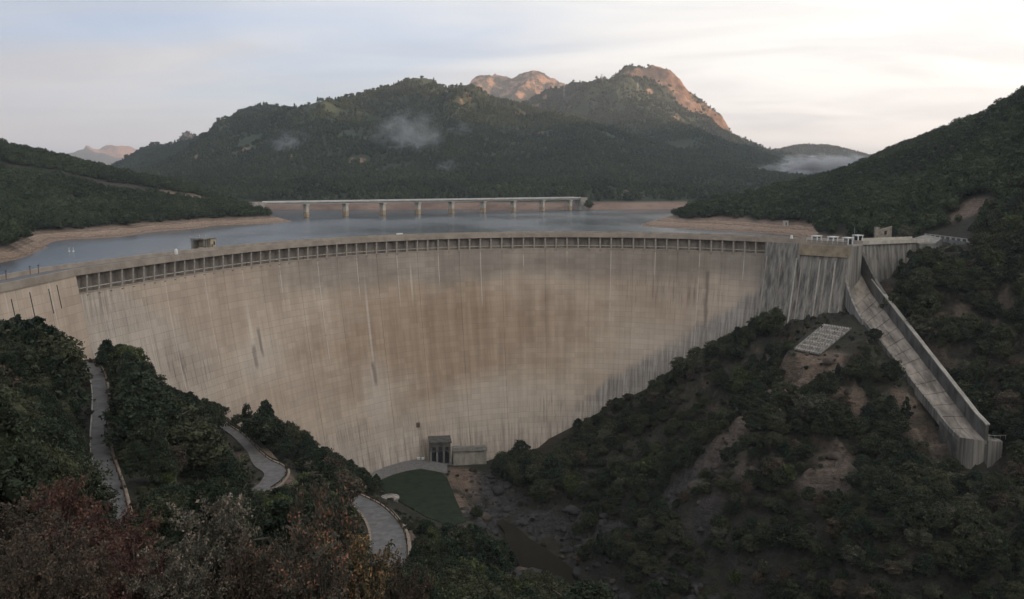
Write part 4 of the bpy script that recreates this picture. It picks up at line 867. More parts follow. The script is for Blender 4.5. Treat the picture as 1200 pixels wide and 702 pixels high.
# intake house on the upstream side
fr = min((crest_frame_px(q) for q in range(225, 320, 2)), key=lambda f_: abs(to_px(local(*f_, 0, -11, 0))[0] - 240)); fr = (fr[0], fr[1] * 0.62, fr[2]); hb = local(*fr, 0, -12, -1.5)
house = empty('intake_house', hb); tag(house, 'small flat-roofed intake house with an open dark side on the crest above the water', 'house')
und(lbox(MB(), *fr, -7.5, 5.5, -17, -8.35, -2.4, -1.2).build('platform', CONC), house)
und(lbox(MB(), *fr, 0.4, 4.0, -14, -9.0, -1.195, 2.45).build('wall', simple_mat('ochre_render', (0.40, 0.34, 0.24), var=0.15)), house)
und(lbox(MB(), *fr, 0.9, 2.0, -8.99, -8.93, -1.15, 0.8).build('door', RUST), house)
und(lbox(MB(), *fr, 2.4, 3.4, -8.99, -8.93, 0.6, 1.6).build('window', DARK), house)
und(lbox(MB(), *fr, -4.4, 4.5, -14.3, -8.8, 2.455, 2.75).build('roof', CONC_D), house)
for a_ in (-4.1, -2.6, -1.1):
    for b_ in (-13.8, -9.2): und(lbox(MB(), *fr, a_ - 0.17, a_ + 0.17, b_ - 0.17, b_ + 0.17, -1.195, 2.45).build('post', CONC_D), house)
und(lbox(MB(), *fr, -3.9, 0.2, -13.6, -13.4, -1.19, 2.0).build('back_panel', CONC_D), house)
und(lbox(MB(), *fr, -3.3, -0.4, -12.5, -10.5, -1.19, 0.3).build('hoist', RUST), house)
for a_, h_ in ((-3.6, 1.1), (-2.4, 0.7), (1.0, 0.8)): und(MB().bar(local(*fr, a_, -11, 2.75), local(*fr, a_, -11, 2.75 + h_), 0.05, 5).build('aerial', GALV), house)
und(lbox(MB(), *fr, -7.4, -4.5, -9.6, -9.2, -1.195, 0.2).build('side_wall', CONC), house)
# small white stone, parapet block, slim posts along the crest
def small(name, px, b, shape, label, cat, mat, group=None):
    p, t, nm = crest_frame_px(px); o = shape(p, t, nm, b).build(name, mat); tag(o, label, cat, group); return o
small('parapet_block', 480, 0, lambda p, t, n, b: lbox(MB(), p, t, n, -0.9, 1.6, -8.9, -8.31, -1.5, 0.45).add(*[[local(p, t, n, a_, b_, z) for a_, b_, z in ((-1.3, -8.7, -1.5), (-0.9, -8.7, -1.5), (-0.9, -8.35, -1.5), (-0.9, -8.7, 0.4), (-0.9, -8.35, 0.4))], [(0, 1, 3), (0, 2, 4), (0, 3, 4), (0, 1, 2), (1, 2, 4, 3)]]), 'pale concrete end block on the upstream parapet left of mid crest', 'parapet block', WHITE)
for px, lab in ((232, 'small white marker stone at the foot of the intake house'), (916, 'small white marker post on the crest near the spillway end')):
    small('marker_stone', px, 0, lambda p, t, n, b: lbox(MB(), p, t, n, -0.35, 0.35, -7.9, -7.2, -0.9, 0.5).bar(local(p, t, n, 0, -7.55, 0.48), local(p, t, n, 0, -7.55, 0.75), (0.34, 0.12), 8), lab, 'marker', WHITE)
def slim_post(base, h, label, arm=True, cat='lamp post', group=None):
    e = empty('lamp_post', base); tag(e, label, cat, group)
    und(MB().bar(base, (base[0], base[1], base[2] + h), (0.09, 0.05), 6).build('pole', GALV), e)
    und(MB().bar(base, (base[0], base[1], base[2] + 0.25), 0.18, 8).build('base_plate', CONC_D), e)
    if arm:
        und(MB().bar((base[0], base[1], base[2] + h), (base[0] - 0.9, base[1], base[2] + h + 0.1), 0.04, 5).build('arm', GALV), e)
        und(MB().box((base[0] - 1.0, base[1], base[2] + h + 0.06), (0.5, 0.2, 0.12)).build('lamp_head', WHITE), e)
    return e
p, t, nm = crest_frame_px(986); slim_post(local(p, t, nm, 0, -7.4, -0.9), 5.6, 'thin grey post standing between the white hoist frames on the spillway', False, 'post')
p, t, nm = crest_frame_px(939); slim_post(local(p, t, nm, 0, -7.4, -0.9), 3.4, 'short thin post left of the white hoist frames', False, 'post')
for y, lab in ((187.5, 'dark slim post on the left wing nearest the edge of the picture'), (197.0, 'left one of two dark slim posts by the arch end'), (200.5, 'right one of two dark slim posts by the arch end')):
    e = empty('post', (-107.6, y, -0.9)); tag(e, lab, 'post', 'slim posts on the left wing of the crest')
    und(MB().bar((-107.6, y, -0.9), (-107.6, y, 0.9), 0.1, 6).build('pole', RUST), e); und(MB().box((-107.6, y, 1.0), (0.3, 0.3, 0.2)).build('cap', DARK), e)
o = MB().box((-107.4, 180.0, -0.5), (0.8, 0.9, 0.8)).box((-107.4, 180.0, -0.05), (0.5, 0.6, 0.1)).build('marker_stone', WHITE); tag(o, 'small white marker stone on the left wing at the picture edge', 'marker')
# hoist frames: white portal frames with dark boxes between
def hoist(p, t, nm, label):
    e = empty('hoist_frame', (p[0], p[1], -0.9)); tag(e, label, 'hoist', 'white hoist frames over the spillway gates')
    w, d, h = 1.0, 1.2, 2.1
    for a_ in (-w, w):
        for b_ in (-d, d): und(lbox(MB(), p, t, nm, a_ - 0.14, a_ + 0.14, b_ - 0.14, b_ + 0.14, -0.9, h - 0.9).build('post', WHITE), e)
    und(lbox(MB(), p, t, nm, -w - 0.3, w + 0.3, -d - 0.3, d + 0.3, h - 0.898, h - 0.68).build('roof', WHITE), e)
    und(lbox(MB(), p, t, nm, -w + 0.22, w - 0.22, -d + 0.3, d - 0.3, -0.89, h - 1.25).build('winch_box', DARK), e)
    und(lbox(MB(), p, t, nm, -w + 0.2, w - 0.2, d - 0.15, d + 0.15, -0.895, -0.5).build('sill', WHITE), e)
    return e
rail = empty('crest_railing', (*crest_xy(0.8), -1.0)); 
for px, lab in ((956, 'leftmost white hoist frame on the spillway crest'), (974, 'second white hoist frame from the left on the spillway crest'), (992, 'white hoist frame just left of the dark spillway opening')):
    p, t, nm = crest_frame_px(px); hoist(p + nm * -0.8, t, nm, lab)
hoist(W0 + wt * 1.2 - wnm * 1.6, wt, wnm, 'white hoist frame just right of the dark spillway opening')
p0, t0, n0 = crest_frame_px(948); p1, t1, n1 = crest_frame_px(997)
tag(rail, 'low white railing in front of the hoist frames on the spillway', 'railing')
rm = MB(); q0, q1 = p0 + n0 * 0.95, p1 + n1 * 0.95
for z in (0.15, 0.55): rm.bar((*q0, z), (*q1, z), 0.07, 5)
und(rm.build('rail', WHITE), rail)
for k in range(9):
    q = q0 + (q1 - q0) * k / 8; und(MB().bar((*q, -0.9), (*q, 0.6), 0.06, 5).build('post', WHITE), rail)
wr = empty('gate_wall', (*((P_END + W0) / 2), -9)); tag(wr, 'dark steel spillway gate set back in the opening under the crest bridge', 'gate')
ga, gb = ch_pt(-0.2, 0.0), ch_pt(-0.2, 1.0)
for k in range(4):
    z0 = ga[2] + k * 1.6; und(MB().hexa([(ga[0], ga[1] - .1, z0), (gb[0], gb[1] - .1, z0), (gb[0], gb[1] + .2, z0), (ga[0], ga[1] + .2, z0), (ga[0], ga[1] - .1, z0 + 1.55), (gb[0], gb[1] - .1, z0 + 1.55), (gb[0], gb[1] + .2, z0 + 1.55), (ga[0], ga[1] + .2, z0 + 1.55)]).build('gate_panel', RUST), wr)

# ------------------------------------------------------------------ road bridge over the reservoir
BA, BB = aty(358.5, 237, 800), aty(667, 232, 985)
bd = (BB - BA)[:2]; bl = np.linalg.norm(bd); bd /= bl; bn = np.array([bd[1], -bd[0]])
BZ = 1.4
bridge = empty('road_bridge', (*((BA + BB)[:2] / 2), WATER_Z)); tag(bridge, 'long white road bridge on slender piers crossing the reservoir', 'bridge')
ext0, ext1 = -40, bl + 12
def bp_(a_, b_, z): q = BA[:2] + bd * a_ + bn * b_; return (q[0], q[1], z)
def bbox_(a0, a1, b0, b1, z0, z1, name, mat=BRIDGE_M): return und(MB().hexa([bp_(a0, b0, z0), bp_(a1, b0, z0), bp_(a1, b1, z0), bp_(a0, b1, z0), bp_(a0, b0, z1), bp_(a1, b0, z1), bp_(a1, b1, z1), bp_(a0, b1, z1)]).build(name, mat), bridge)
sp_ = bl / 8
for k in range(-1, 9):
    a0 = max(ext0, k * sp_) + 0.08; a1 = min(ext1, (k + 1) * sp_) - 0.08
    bbox_(a0, a1, -3.2, 3.2, BZ - 2.1, BZ - 0.5, 'girder'); ds = bbox_(a0, a1, -5.2, 5.2, BZ - 0.498, BZ, 'deck_slab')
    for b_ in (-5.1, 5.1): pr_ = bbox_(a0, a1, b_ - 0.18, b_ + 0.18, BZ + 0.002, BZ + 0.95, 'parapet'); pr_.parent = ds; pr_.matrix_parent_inverse = TMat((0, 0, 0))
BRP = simple_mat('bridge_pier_concrete', (0.50, 0.46, 0.40), var=0.15, scale=0.2)
STAIN = simple_mat('waterline_stain', (0.40, 0.30, 0.20), var=0.25, scale=0.4)
for k in range(9):
    a_ = k * sp_
    for b_ in (-2.6, 2.6):
        c = bbox_(a_ - 1.35, a_ + 1.35, b_ - 0.9, b_ + 0.9, -7.6, BZ - 3.1, 'column', BRP)
        o = MB().hexa([bp_(a_ - 1.4, b_ - 0.95, -30), bp_(a_ + 1.4, b_ - 0.95, -30), bp_(a_ + 1.4, b_ + 0.95, -30), bp_(a_ - 1.4, b_ + 0.95, -30), bp_(a_ - 1.4, b_ - 0.95, -7.605), bp_(a_ + 1.4, b_ - 0.95, -7.605), bp_(a_ + 1.4, b_ + 0.95, -7.605), bp_(a_ - 1.4, b_ + 0.95, -7.605)]).build('stained_foot', STAIN); o.parent = c
    bbox_(a_ - 1.6, a_ + 1.6, -4.6, 4.6, BZ - 3.098, BZ - 2.104, 'pier_cap', BRP)
bbox_(ext0 - 10, ext0, -5.5, 5.5, -14, BZ + 0.3, 'abutment', CONC); bbox_(ext1, ext1 + 10, -5.5, 5.5, -14, BZ + 0.3, 'abutment', CONC)

# ------------------------------------------------------------------ foot of the dam
FT = np.array([atz(517, 541, -80.5)[0], 307.0])
fd = np.array([math.cos(R(8)), math.sin(R(8))]); fn = np.array([fd[1], -fd[0]])
OUTLET = simple_mat('outlet_concrete', (0.085, 0.082, 0.075), var=0.4, scale=0.5)
oh = empty('outlet_house', (*FT, -80.6)); tag(oh, 'dark outlet building with columns and a flat roof at the foot of the dam', 'building')
def fbox(a0, a1, b0, b1, z0, z1, name, mat, par=oh): return und(lbox(MB(), FT, fd, fn, a0, a1, b0, b1, z0, z1).build(name, mat), par)
fbox(-3.6, 3.6, -7, -0.8, -90, -72.6, 'wall', OUTLET); fbox(-4.0, 4.0, -7.2, 1.0, -72.598, -72.1, 'roof', OUTLET); fbox(-3.6, 3.6, -0.798, 0.6, -75.6, -72.602, 'upper_panel', OUTLET)
fbox(-4.3, 4.3, -0.8, 2.2, -88.0, -80.3, 'plinth', OUTLET)
for a_ in (-3.4, -1.2, 1.2, 3.4): fbox(a_ - 0.28, a_ + 0.28, -0.1, 0.5, -80.295, -75.605, 'column', CONC_D)
for a_ in (-2.3, 0.0, 2.3): fbox(a_ - 0.7, a_ + 0.7, -0.797, -0.7, -80.295, -76.6, 'doorway', DARK)
for a_ in (-2.3, 0.0, 2.3): fbox(a_ - 0.6, a_ + 0.6, 0.601, 0.66, -75.2, -74.0, 'window', DARK)
rw = empty('retaining_wall', (*(FT + fd * 11), -80.5)); tag(rw, 'pale retaining wall with a dark railed walkway right of the outlet building', 'wall')
for k in range(3): fbox(4.6 + k * 4.0 + 0.03, 4.6 + (k + 1) * 4.0 - 0.03, -6, -0.4, -92, -76.2, 'wall_panel', CONC, rw)
fbox(4.4, 16.8, -6, 0.2, -76.198, -75.9, 'walkway', CONC_D, rw)
for z in (-75.4, -74.9): und(MB().bar(local(FT, fd, fn, 4.5, 0.1, z), local(FT, fd, fn, 16.7, 0.1, z), 0.06, 5).build('rail', RUST), rw)
for k in range(8): und(MB().bar(local(FT, fd, fn, 4.5 + k * 1.74, 0.1, -75.9), local(FT, fd, fn, 4.5 + k * 1.74, 0.1, -74.9), 0.05, 5).build('post', RUST), rw)
# thin service pipe down the wall with a light on top
pb = atz(493, 538, -80.5); sv = pix2sv(492, 497)
pipe = empty('service_pipe', (pb[0], pb[1], -80)); tag(pipe, 'thin pale pipe climbing the dam face left of the outlet building', 'pipe')
pm2 = MB(); zz = np.linspace(-80, sv[1], 8); s_mid = pix2sv(492, 520)[0]
for a_, b_ in zip(zz[:-1], zz[1:]): pm2.bar(face_pt(s_mid, a_, 0.25), face_pt(s_mid, b_, 0.25), 0.16, 6)
und(pm2.build('tube', CONC_L), pipe); q = face_pt(s_mid, sv[1], 0.3); und(MB().box(q, (1.3, 0.9, 1.6)).build('junction_box', RUST), pipe)
for k in range(2):
    q = atz(491 + k * 5, 540, -80.3); o = MB().box((q[0], q[1] - 1, -79.6), (0.9, 0.8, 1.2)).box((q[0], q[1] - 1, -78.9), (1.1, 1.0, 0.2)).build('vent_box', WHITE); tag(o, ('left' if k == 0 else 'right') + ' one of two small white boxes at the foot of the thin pipe', 'box', 'white boxes at the pipe foot')
# grass pad, gravel bank and round tank
def flat_poly(name, P, z, mat, thick=0.3):
    n_ = len(P); mb = MB(); mb.add([(*p, z) for p in P] + [(*p, z - thick) for p in P], [tuple(range(n_))] + [(i, (i + 1) % n_, n_ + (i + 1) % n_, n_ + i) for i in range(n_)]); return mb.build(name, mat)
LAWN = simple_mat('lawn', (0.013, 0.023, 0.011), var=0.45, scale=0.3, bump=0.5)
tag(flat_poly('lawn', PAD, PADZ + 0.06, LAWN), kind='structure')
bank_px = ((428, 561), (440, 552), (455, 546), (472, 541), (490, 538), (510, 541), (524, 544))
bo = [atz(*q, -79.4) for q in bank_px]; bi = [atz(q[0] + (3 if q[0] < 500 else 0), q[1] + 11, -79.9) for q in bank_px]
mb = MB(); nbk = len(bo); mb.add(bo + bi + [p - (0, 0, 1.5) for p in bo + bi], [(i, i + 1, nbk + i + 1, nbk + i) for i in range(nbk - 1)] + [(nbk + i, nbk + i + 1, 3 * nbk + i + 1, 3 * nbk + i) for i in range(nbk - 1)])
tag(mb.build('gravel_path', simple_mat('gravel', (0.15, 0.145, 0.14), var=0.3, scale=1.5)), kind='structure')
tk = atz(457, 586, -77.0); tank = empty('water_tank', (tk[0], tk[1], -81)); tag(tank, 'low round tank with a conical ribbed roof beside the lawn', 'tank')
n_ = 20; ring = lambda r, z: [(tk[0] + r * math.cos(2 * math.pi * i / n_), tk[1] + r * math.sin(2 * math.pi * i / n_), z) for i in range(n_)]
mb = MB(); mb.add(ring(2.5, -82) + ring(2.5, -76.4) , [(i, (i + 1) % n_, n_ + (i + 1) % n_, n_ + i) for i in range(n_)]); und(mb.build('shell', CONC_D, smooth=True), tank)
mb = MB(); mb.add(ring(2.9, -76.5) + ring(2.9, -76.0) + [(tk[0], tk[1], -75.2)], [(i, (i + 1) % n_, n_ + (i + 1) % n_, n_ + i) for i in range(n_)] + [(n_ + i, n_ + (i + 1) % n_, 2 * n_) for i in range(n_)] + [tuple(range(n_))]); und(mb.build('roof', CONC), tank)
for i in range(8):
    t_ = 2 * math.pi * i / 8 + 0.2; und(MB().bar((tk[0] + 2.85 * math.cos(t_), tk[1] + 2.85 * math.sin(t_), -75.98), (tk[0], tk[1], -75.16), 0.07, 4).build('roof_rib', CONC_D), tank)

# ------------------------------------------------------------------ roads with edges and guard rails
def ribbon(name, P, hw, mat, lift=0.0, kerbs=True):
    P = np.asarray(P); T = np.gradient(P, axis=0); T[:, 2] = 0; T /= np.linalg.norm(T, axis=1)[:, None]; Sd = np.stack([T[:, 1], -T[:, 0], 0 * T[:, 0]], -1)
    path = [(p + (0, 0, lift), s_, (0, 0, 1)) for p, s_ in zip(P, Sd)]
    hw = np.broadcast_to(hw, len(P)); mb = MB(); V = []
    for (o_, s_, u_), h_ in zip(path, hw): V += [o_ - s_ * h_, o_ + s_ * h_, o_ + s_ * h_ - np.array([0, 0, 0.5]), o_ - s_ * h_ - np.array([0, 0, 0.5])]
    mb.add(V, [(4 * k + i, 4 * k + (i + 1) % 4, 4 * k + 4 + (i + 1) % 4, 4 * k + 4 + i) for k in range(len(P) - 1) for i in range(4)])
    o = tag(mb.build(name, mat), kind='structure'); return o, Sd
def edge_strip(name, P, Sd, off, w, h, mat, parent):
    path = [(p + s_ * off, s_, (0, 0, 1)) for p, s_ in zip(P, Sd)]; o = MB().sweep(path, [(-w / 2, -0.4), (w / 2, -0.4), (w / 2, h), (-w / 2, h)]).build(name, mat); o.parent = parent; return o
def guard_rail(P, Sd, off, label, step=2, mat=RUST):
    e = empty('guard_rail', tuple(P[len(P) // 2])); tag(e, label, 'guard rail')
    path = [(p + s_ * off, s_, (0, 0, 1)) for p, s_ in zip(P, Sd)]
    und(MB().sweep(path, [(-0.05, 0.45), (0.05, 0.45), (0.08, 0.62), (0.05, 0.80), (-0.05, 0.80)]).build('rail', mat), e)
    for o_, s_, u_ in path[::step]: und(MB().box(o_ + np.array([0, 0, 0.3]), (0.16, 0.16, 0.9)).build('post', mat), e)
WOOD = simple_mat('rail_wood', (0.10, 0.07, 0.05), var=0.3, scale=3)
o, Sd = ribbon('road', ROAD1, 1.3, ASPH_D)
edge_strip('kerb', ROAD1, Sd, 1.55, 0.4, 0.16, KERB, o); edge_strip('kerb', ROAD1, Sd, -1.42, 0.2, 0.1, CONC, o)
side = 1 if (ROAD1[20] + Sd[20])[0] > ROAD1[20][0] else -1
guard_rail(ROAD1, Sd, 1.25 * side, 'dark wooden guard rail along the right edge of the narrow upper road', 2, WOOD)
w2 = np.interp(np.arange(44), [0, 18, 24, 30, 44], [1.2, 1.25, 2.5, 2.3, 1.6])
o, Sd = ribbon('road', ROAD2, w2, ASPH_D)
s2 = 1 if (ROAD2[24] + Sd[24])[0] > ROAD2[24][0] else -1
path2 = ROAD2 + Sd * (s2 * (w2 + 0.2))[:, None]
guard_rail(path2[2:36], Sd[2:36] * 0, 0.0, 'rusty guard rail round the outside of the hairpin bend', 2, WOOD)
mb = MB().sweep([(p, s_, (0, 0, 1)) for p, s_ in zip(ROAD2 + Sd * (s2 * (w2 + 0.55))[:, None], Sd)], [(-0.25, -0.6), (0.25, -0.6), (0.25, 0.12), (-0.25, 0.12)]); k_ = mb.build('kerb', KERB); k_.parent = o
w3 = np.interp(np.arange(40), [0, 12, 26, 40], [1.7, 2.3, 2.8, 2.9])
o, Sd = ribbon('road', ROAD3, w3, ASPH_D)
s3 = 1 if (ROAD3[20] + Sd[20])[0] > ROAD3[20][0] else -1
P3 = ROAD3 + Sd * (s3 * (w3 + 0.15))[:, None]; guard_rail(P3, Sd * 0, 0.0, 'dark guard rail along the outer edge of the lower road bend', 2, RUST)
mb = MB().sweep([(p, s_, (0, 0, 1)) for p, s_ in zip(ROAD3 + Sd * (s3 * (w3 + 0.5))[:, None], Sd)], [(-0.3, -0.6), (0.3, -0.6), (0.3, 0.15), (-0.3, 0.15)]); k_ = mb.build('kerb', KERB); k_.parent = o
mb = MB().sweep([(p, s_, (0, 0, 1)) for p, s_ in zip(ROAD3 - Sd * (s3 * (w3 + 0.25))[:, None], Sd)], [(-0.22, -0.6), (0.22, -0.6), (0.22, 0.3), (-0.22, 0.3)]); k_ = mb.build('kerb', KERB); k_.parent = o

# ------------------------------------------------------------------ right end of the dam: ruin, roadside wall, hut
ru = aty(1035, 279, 345); ruin = empty('stone_ruin', tuple(ru)); tag(ruin, 'roofless stone ruin with a tall broken pillar behind the right wing of the dam', 'ruin')
gz = float(ground(ru[0], ru[1])) - 1.5
zt = aty(1032, 266, 345)[2]
und(MB().hexa([(ru[0] - 3.2, ru[1], gz), (ru[0] - 1.4, ru[1], gz), (ru[0] - 1.4, ru[1] + 1.4, gz), (ru[0] - 3.2, ru[1] + 1.4, gz), (ru[0] - 3.2, ru[1], zt), (ru[0] - 1.5, ru[1], zt - 0.3), (ru[0] - 1.5, ru[1] + 1.4, zt - 0.2), (ru[0] - 3.1, ru[1] + 1.4, zt)]).build('pillar', STONE), ruin)
und(MB().hexa([(ru[0] - 1.39, ru[1] + .2, gz), (ru[0] + 3.4, ru[1] + 0.4, gz), (ru[0] + 3.4, ru[1] + 1.3, gz), (ru[0] - 1.39, ru[1] + 1.2, gz), (ru[0] - 1.39, ru[1] + .2, zt - 0.9), (ru[0] + 3.4, ru[1] + 0.4, zt + 0.4), (ru[0] + 3.4, ru[1] + 1.3, zt + 0.3), (ru[0] - 1.39, ru[1] + 1.2, zt - 1)]).build('wall', STONE), ruin)
und(MB().box((ru[0] + 0.9, ru[1] + 0.2, zt - 2.2), (0.9, 0.3, 1.4)).build('window', DARK), ruin)
RWA, RWB = pix_ground(1084, 279), pix_ground(1140, 287)
RWA = RWA + (0, 0, 1.9); RWB = RWB + (0, 0, 1.9)
rwl = empty('roadside_wall', tuple((RWA + RWB) / 2)); tag(rwl, 'pale roadside wall with square openings climbing right from the dam end', 'wall')
dv_ = (RWB - RWA) / 9
for k in range(9):
    a_ = RWA + dv_ * k; b_ = a_ + dv_ * 0.97
    und(MB().hexa([a_ - (0, 0, 3.2), b_ - (0, 0, 3.2), b_ + (0, .5, -3.2), a_ + (0, .5, -3.2), a_ - (0, 0, 1.15), b_ - (0, 0, 1.15), b_ + (0, .5, -1.15), a_ + (0, .5, -1.15)]).build('panel', CONC_D), rwl)
    und(MB().hexa([a_ - (0, 0.05, 0.25), b_ - (0, 0.05, 0.25), b_ + (0, .55, -0.25), a_ + (0, .55, -0.25), a_ - (0, 0.05, 0), b_ - (0, 0.05, 0), b_ + (0, .55, 0), a_ + (0, .55, 0)]).build('coping', CONC_L), rwl)
    c_ = a_ + dv_ * 0.25; und(MB().hexa([a_ - (0, 0, 1.148), c_ - (0, 0, 1.148), c_ + (0, .5, -1.148), a_ + (0, .5, -1.148), a_ - (0, 0, 0.252), c_ - (0, 0, 0.252), c_ + (0, .5, -.252), a_ + (0, .5, -.252)]).build('post', CONC_L), rwl)
rp_ = [aty(1066, 280, 322), aty(1085, 275, 334), aty(1104, 279, 328), aty(1096, 285, 316), aty(1078, 286, 314)]
tag(flat_poly('ramp', [p[:2] for p in rp_], 0, CONC_D), kind='structure') if False else None
mb = MB(); mb.add(rp_ + [p - (0, 0, 5) for p in rp_], [(0, 1, 2, 3, 4)] + [(i, (i + 1) % 5, 5 + (i + 1) % 5, 5 + i) for i in range(5)]); tag(mb.build('road_ramp', CONC_D), kind='structure')
hu = aty(920.5, 262, 520); HUTM = simple_mat('hut_render', (0.42, 0.41, 0.38), var=0.15)
hut = empty('white_hut', tuple(hu)); tag(hut, 'tiny white hut among the trees on the far right bank', 'hut')
und(MB().box((hu[0], hu[1], hu[2] + 0.2), (2.6, 2.6, 2.6)).build('wall', HUTM), hut); und(MB().box((hu[0], hu[1], hu[2] + 1.6), (3.0, 3.0, 0.2)).build('roof', CONC), hut); und(MB().box((hu[0], hu[1] - 1.32, hu[2] - 0.1), (0.8, 0.06, 1.7)).build('door', RUST), hut)
st = aty(246.5, 486, 232); sto = empty('white_bollard', tuple(st)); tag(sto, 'slim white roadside post at the end of the lower road', 'post')
und(MB().bar((st[0], st[1], st[2] - 1.5), (st[0], st[1], st[2] + 1.3), (0.26, 0.2), 8).build('shaft', WHITE), sto); und(MB().bar((st[0], st[1], st[2] + 1.3), (st[0], st[1], st[2] + 1.6), (0.26, 0.1), 8).build('cap', WHITE), sto)
for k, (px, py) in enumerate(((81, 295), (86, 295), (197, 266))):
    b_ = atz(px, py, WATER_Z); e = empty('buoy', tuple(b_)); tag(e, ['left one of two small white buoys on the water by the left shore', 'right one of two small white buoys on the water by the left shore', 'small white buoy alone near the ochre shore'][k], 'buoy', 'white buoys')
    und(MB().bar(b_ - (0, 0, 0.3), b_ + (0, 0, 0.5), (0.5, 0.4), 8).build('float', WHITE), e); und(MB().bar(b_ + (0, 0, 0.5), b_ + (0, 0, 1.9), 0.08, 5).build('mast', WHITE), e)
# pylons on the mountain
for k, (px, py, Y, lab) in enumerate(((661, 108, 2750, 'leftmost power pylon on the mountain shoulder'), (705, 110, 2700, 'middle power pylon on the mountain shoulder'), (747, 117, 2650, 'right power pylon on the mountain shoulder'))):
    b_ = aty(px, py, Y); z0 = float(MT.z(np.array([b_[0]]), np.array([b_[1]]))[0]); e = empty('pylon', (b_[0], b_[1], z0)); tag(e, lab, 'pylon', 'power pylons'); H_ = 30
    for sx in (-1, 1):
        for sy in (-1, 1): und(MB().bar((b_[0] + 2.6 * sx, b_[1] + 2.6 * sy, z0 - 3), (b_[0] + 0.5 * sx, b_[1] + 0.5 * sy, z0 + H_), 0.42, 4).build('leg', GALV), e)
    for h_, w_ in ((20, 5.0), (24, 4.2), (28, 3.2)): und(MB().bar((b_[0] - w_, b_[1], z0 + h_), (b_[0] + w_, b_[1], z0 + h_), 0.35, 4).build('crossarm', GALV), e)

# ------------------------------------------------------------------ vegetation
LEAF = {
 'oak': leaf_mat('oak_leaves', (0.017, 0.026, 0.014), (0.058, 0.062, 0.034), (0.075, 0.078, 0.046), amount=0.25),
 'pine': leaf_mat('pine_needles', (0.018, 0.028, 0.018), (0.036, 0.047, 0.028), (0.05, 0.062, 0.036), amount=0.2),
 'pale': leaf_mat('grey_green_leaves', (0.055, 0.060, 0.042), (0.085, 0.085, 0.060), (0.13, 0.12, 0.09), amount=0.3),
 'bright': leaf_mat('yellow_green_leaves', (0.045, 0.060, 0.022), (0.062, 0.074, 0.03), (0.085, 0.095, 0.045), amount=0.3),
 'dry': leaf_mat('dry_scrub', (0.055, 0.046, 0.033), (0.08, 0.064, 0.046), (0.11, 0.088, 0.064), amount=0.3),
 'far': leaf_mat('forest_canopy', (0.024, 0.037, 0.019), (0.046, 0.060, 0.028), (0.07, 0.07, 0.035), amount=0.12, pscale=0.015),
}
def ico(sub=1):
    bm = bmesh.new(); bmesh.ops.create_icosphere(bm, subdivisions=sub, radius=1.0)
    V = np.array([v.co[:] for v in bm.verts]); Fc = np.array([[v.index for v in f.verts] for f in bm.faces]); bm.free(); return V, Fc
IV, IF = ico(2); IV1, IF1 = ico(1)
def leaf_quads(C, size, rg, flat=0.0):
    """two triangles per leaf spray, random attitudes, around centres C"""
    n = len(C); a = rg.normal(size=(n, 3)); a[:, 2] *= (1 - flat); a /= np.linalg.norm(a, axis=1)[:, None]
    b = rg.normal(size=(n, 3)); b -= (b * a).sum(1)[:, None] * a; b /= np.linalg.norm(b, axis=1)[:, None]
    c = np.cross(a, b); sz = size * rg.uniform(0.6, 1.3, (n, 1))
    V = np.stack([C - b * sz * 0.9, C - c * sz * 0.45 + a * sz * 0.12, C + b * sz * 0.9, C + c * sz * 0.45 + a * sz * 0.12], 1).reshape(-1, 3)
    i = np.arange(n)[:, None] * 4; return V, np.concatenate([i + 0, i + 1, i + 2, i + 3], 1)
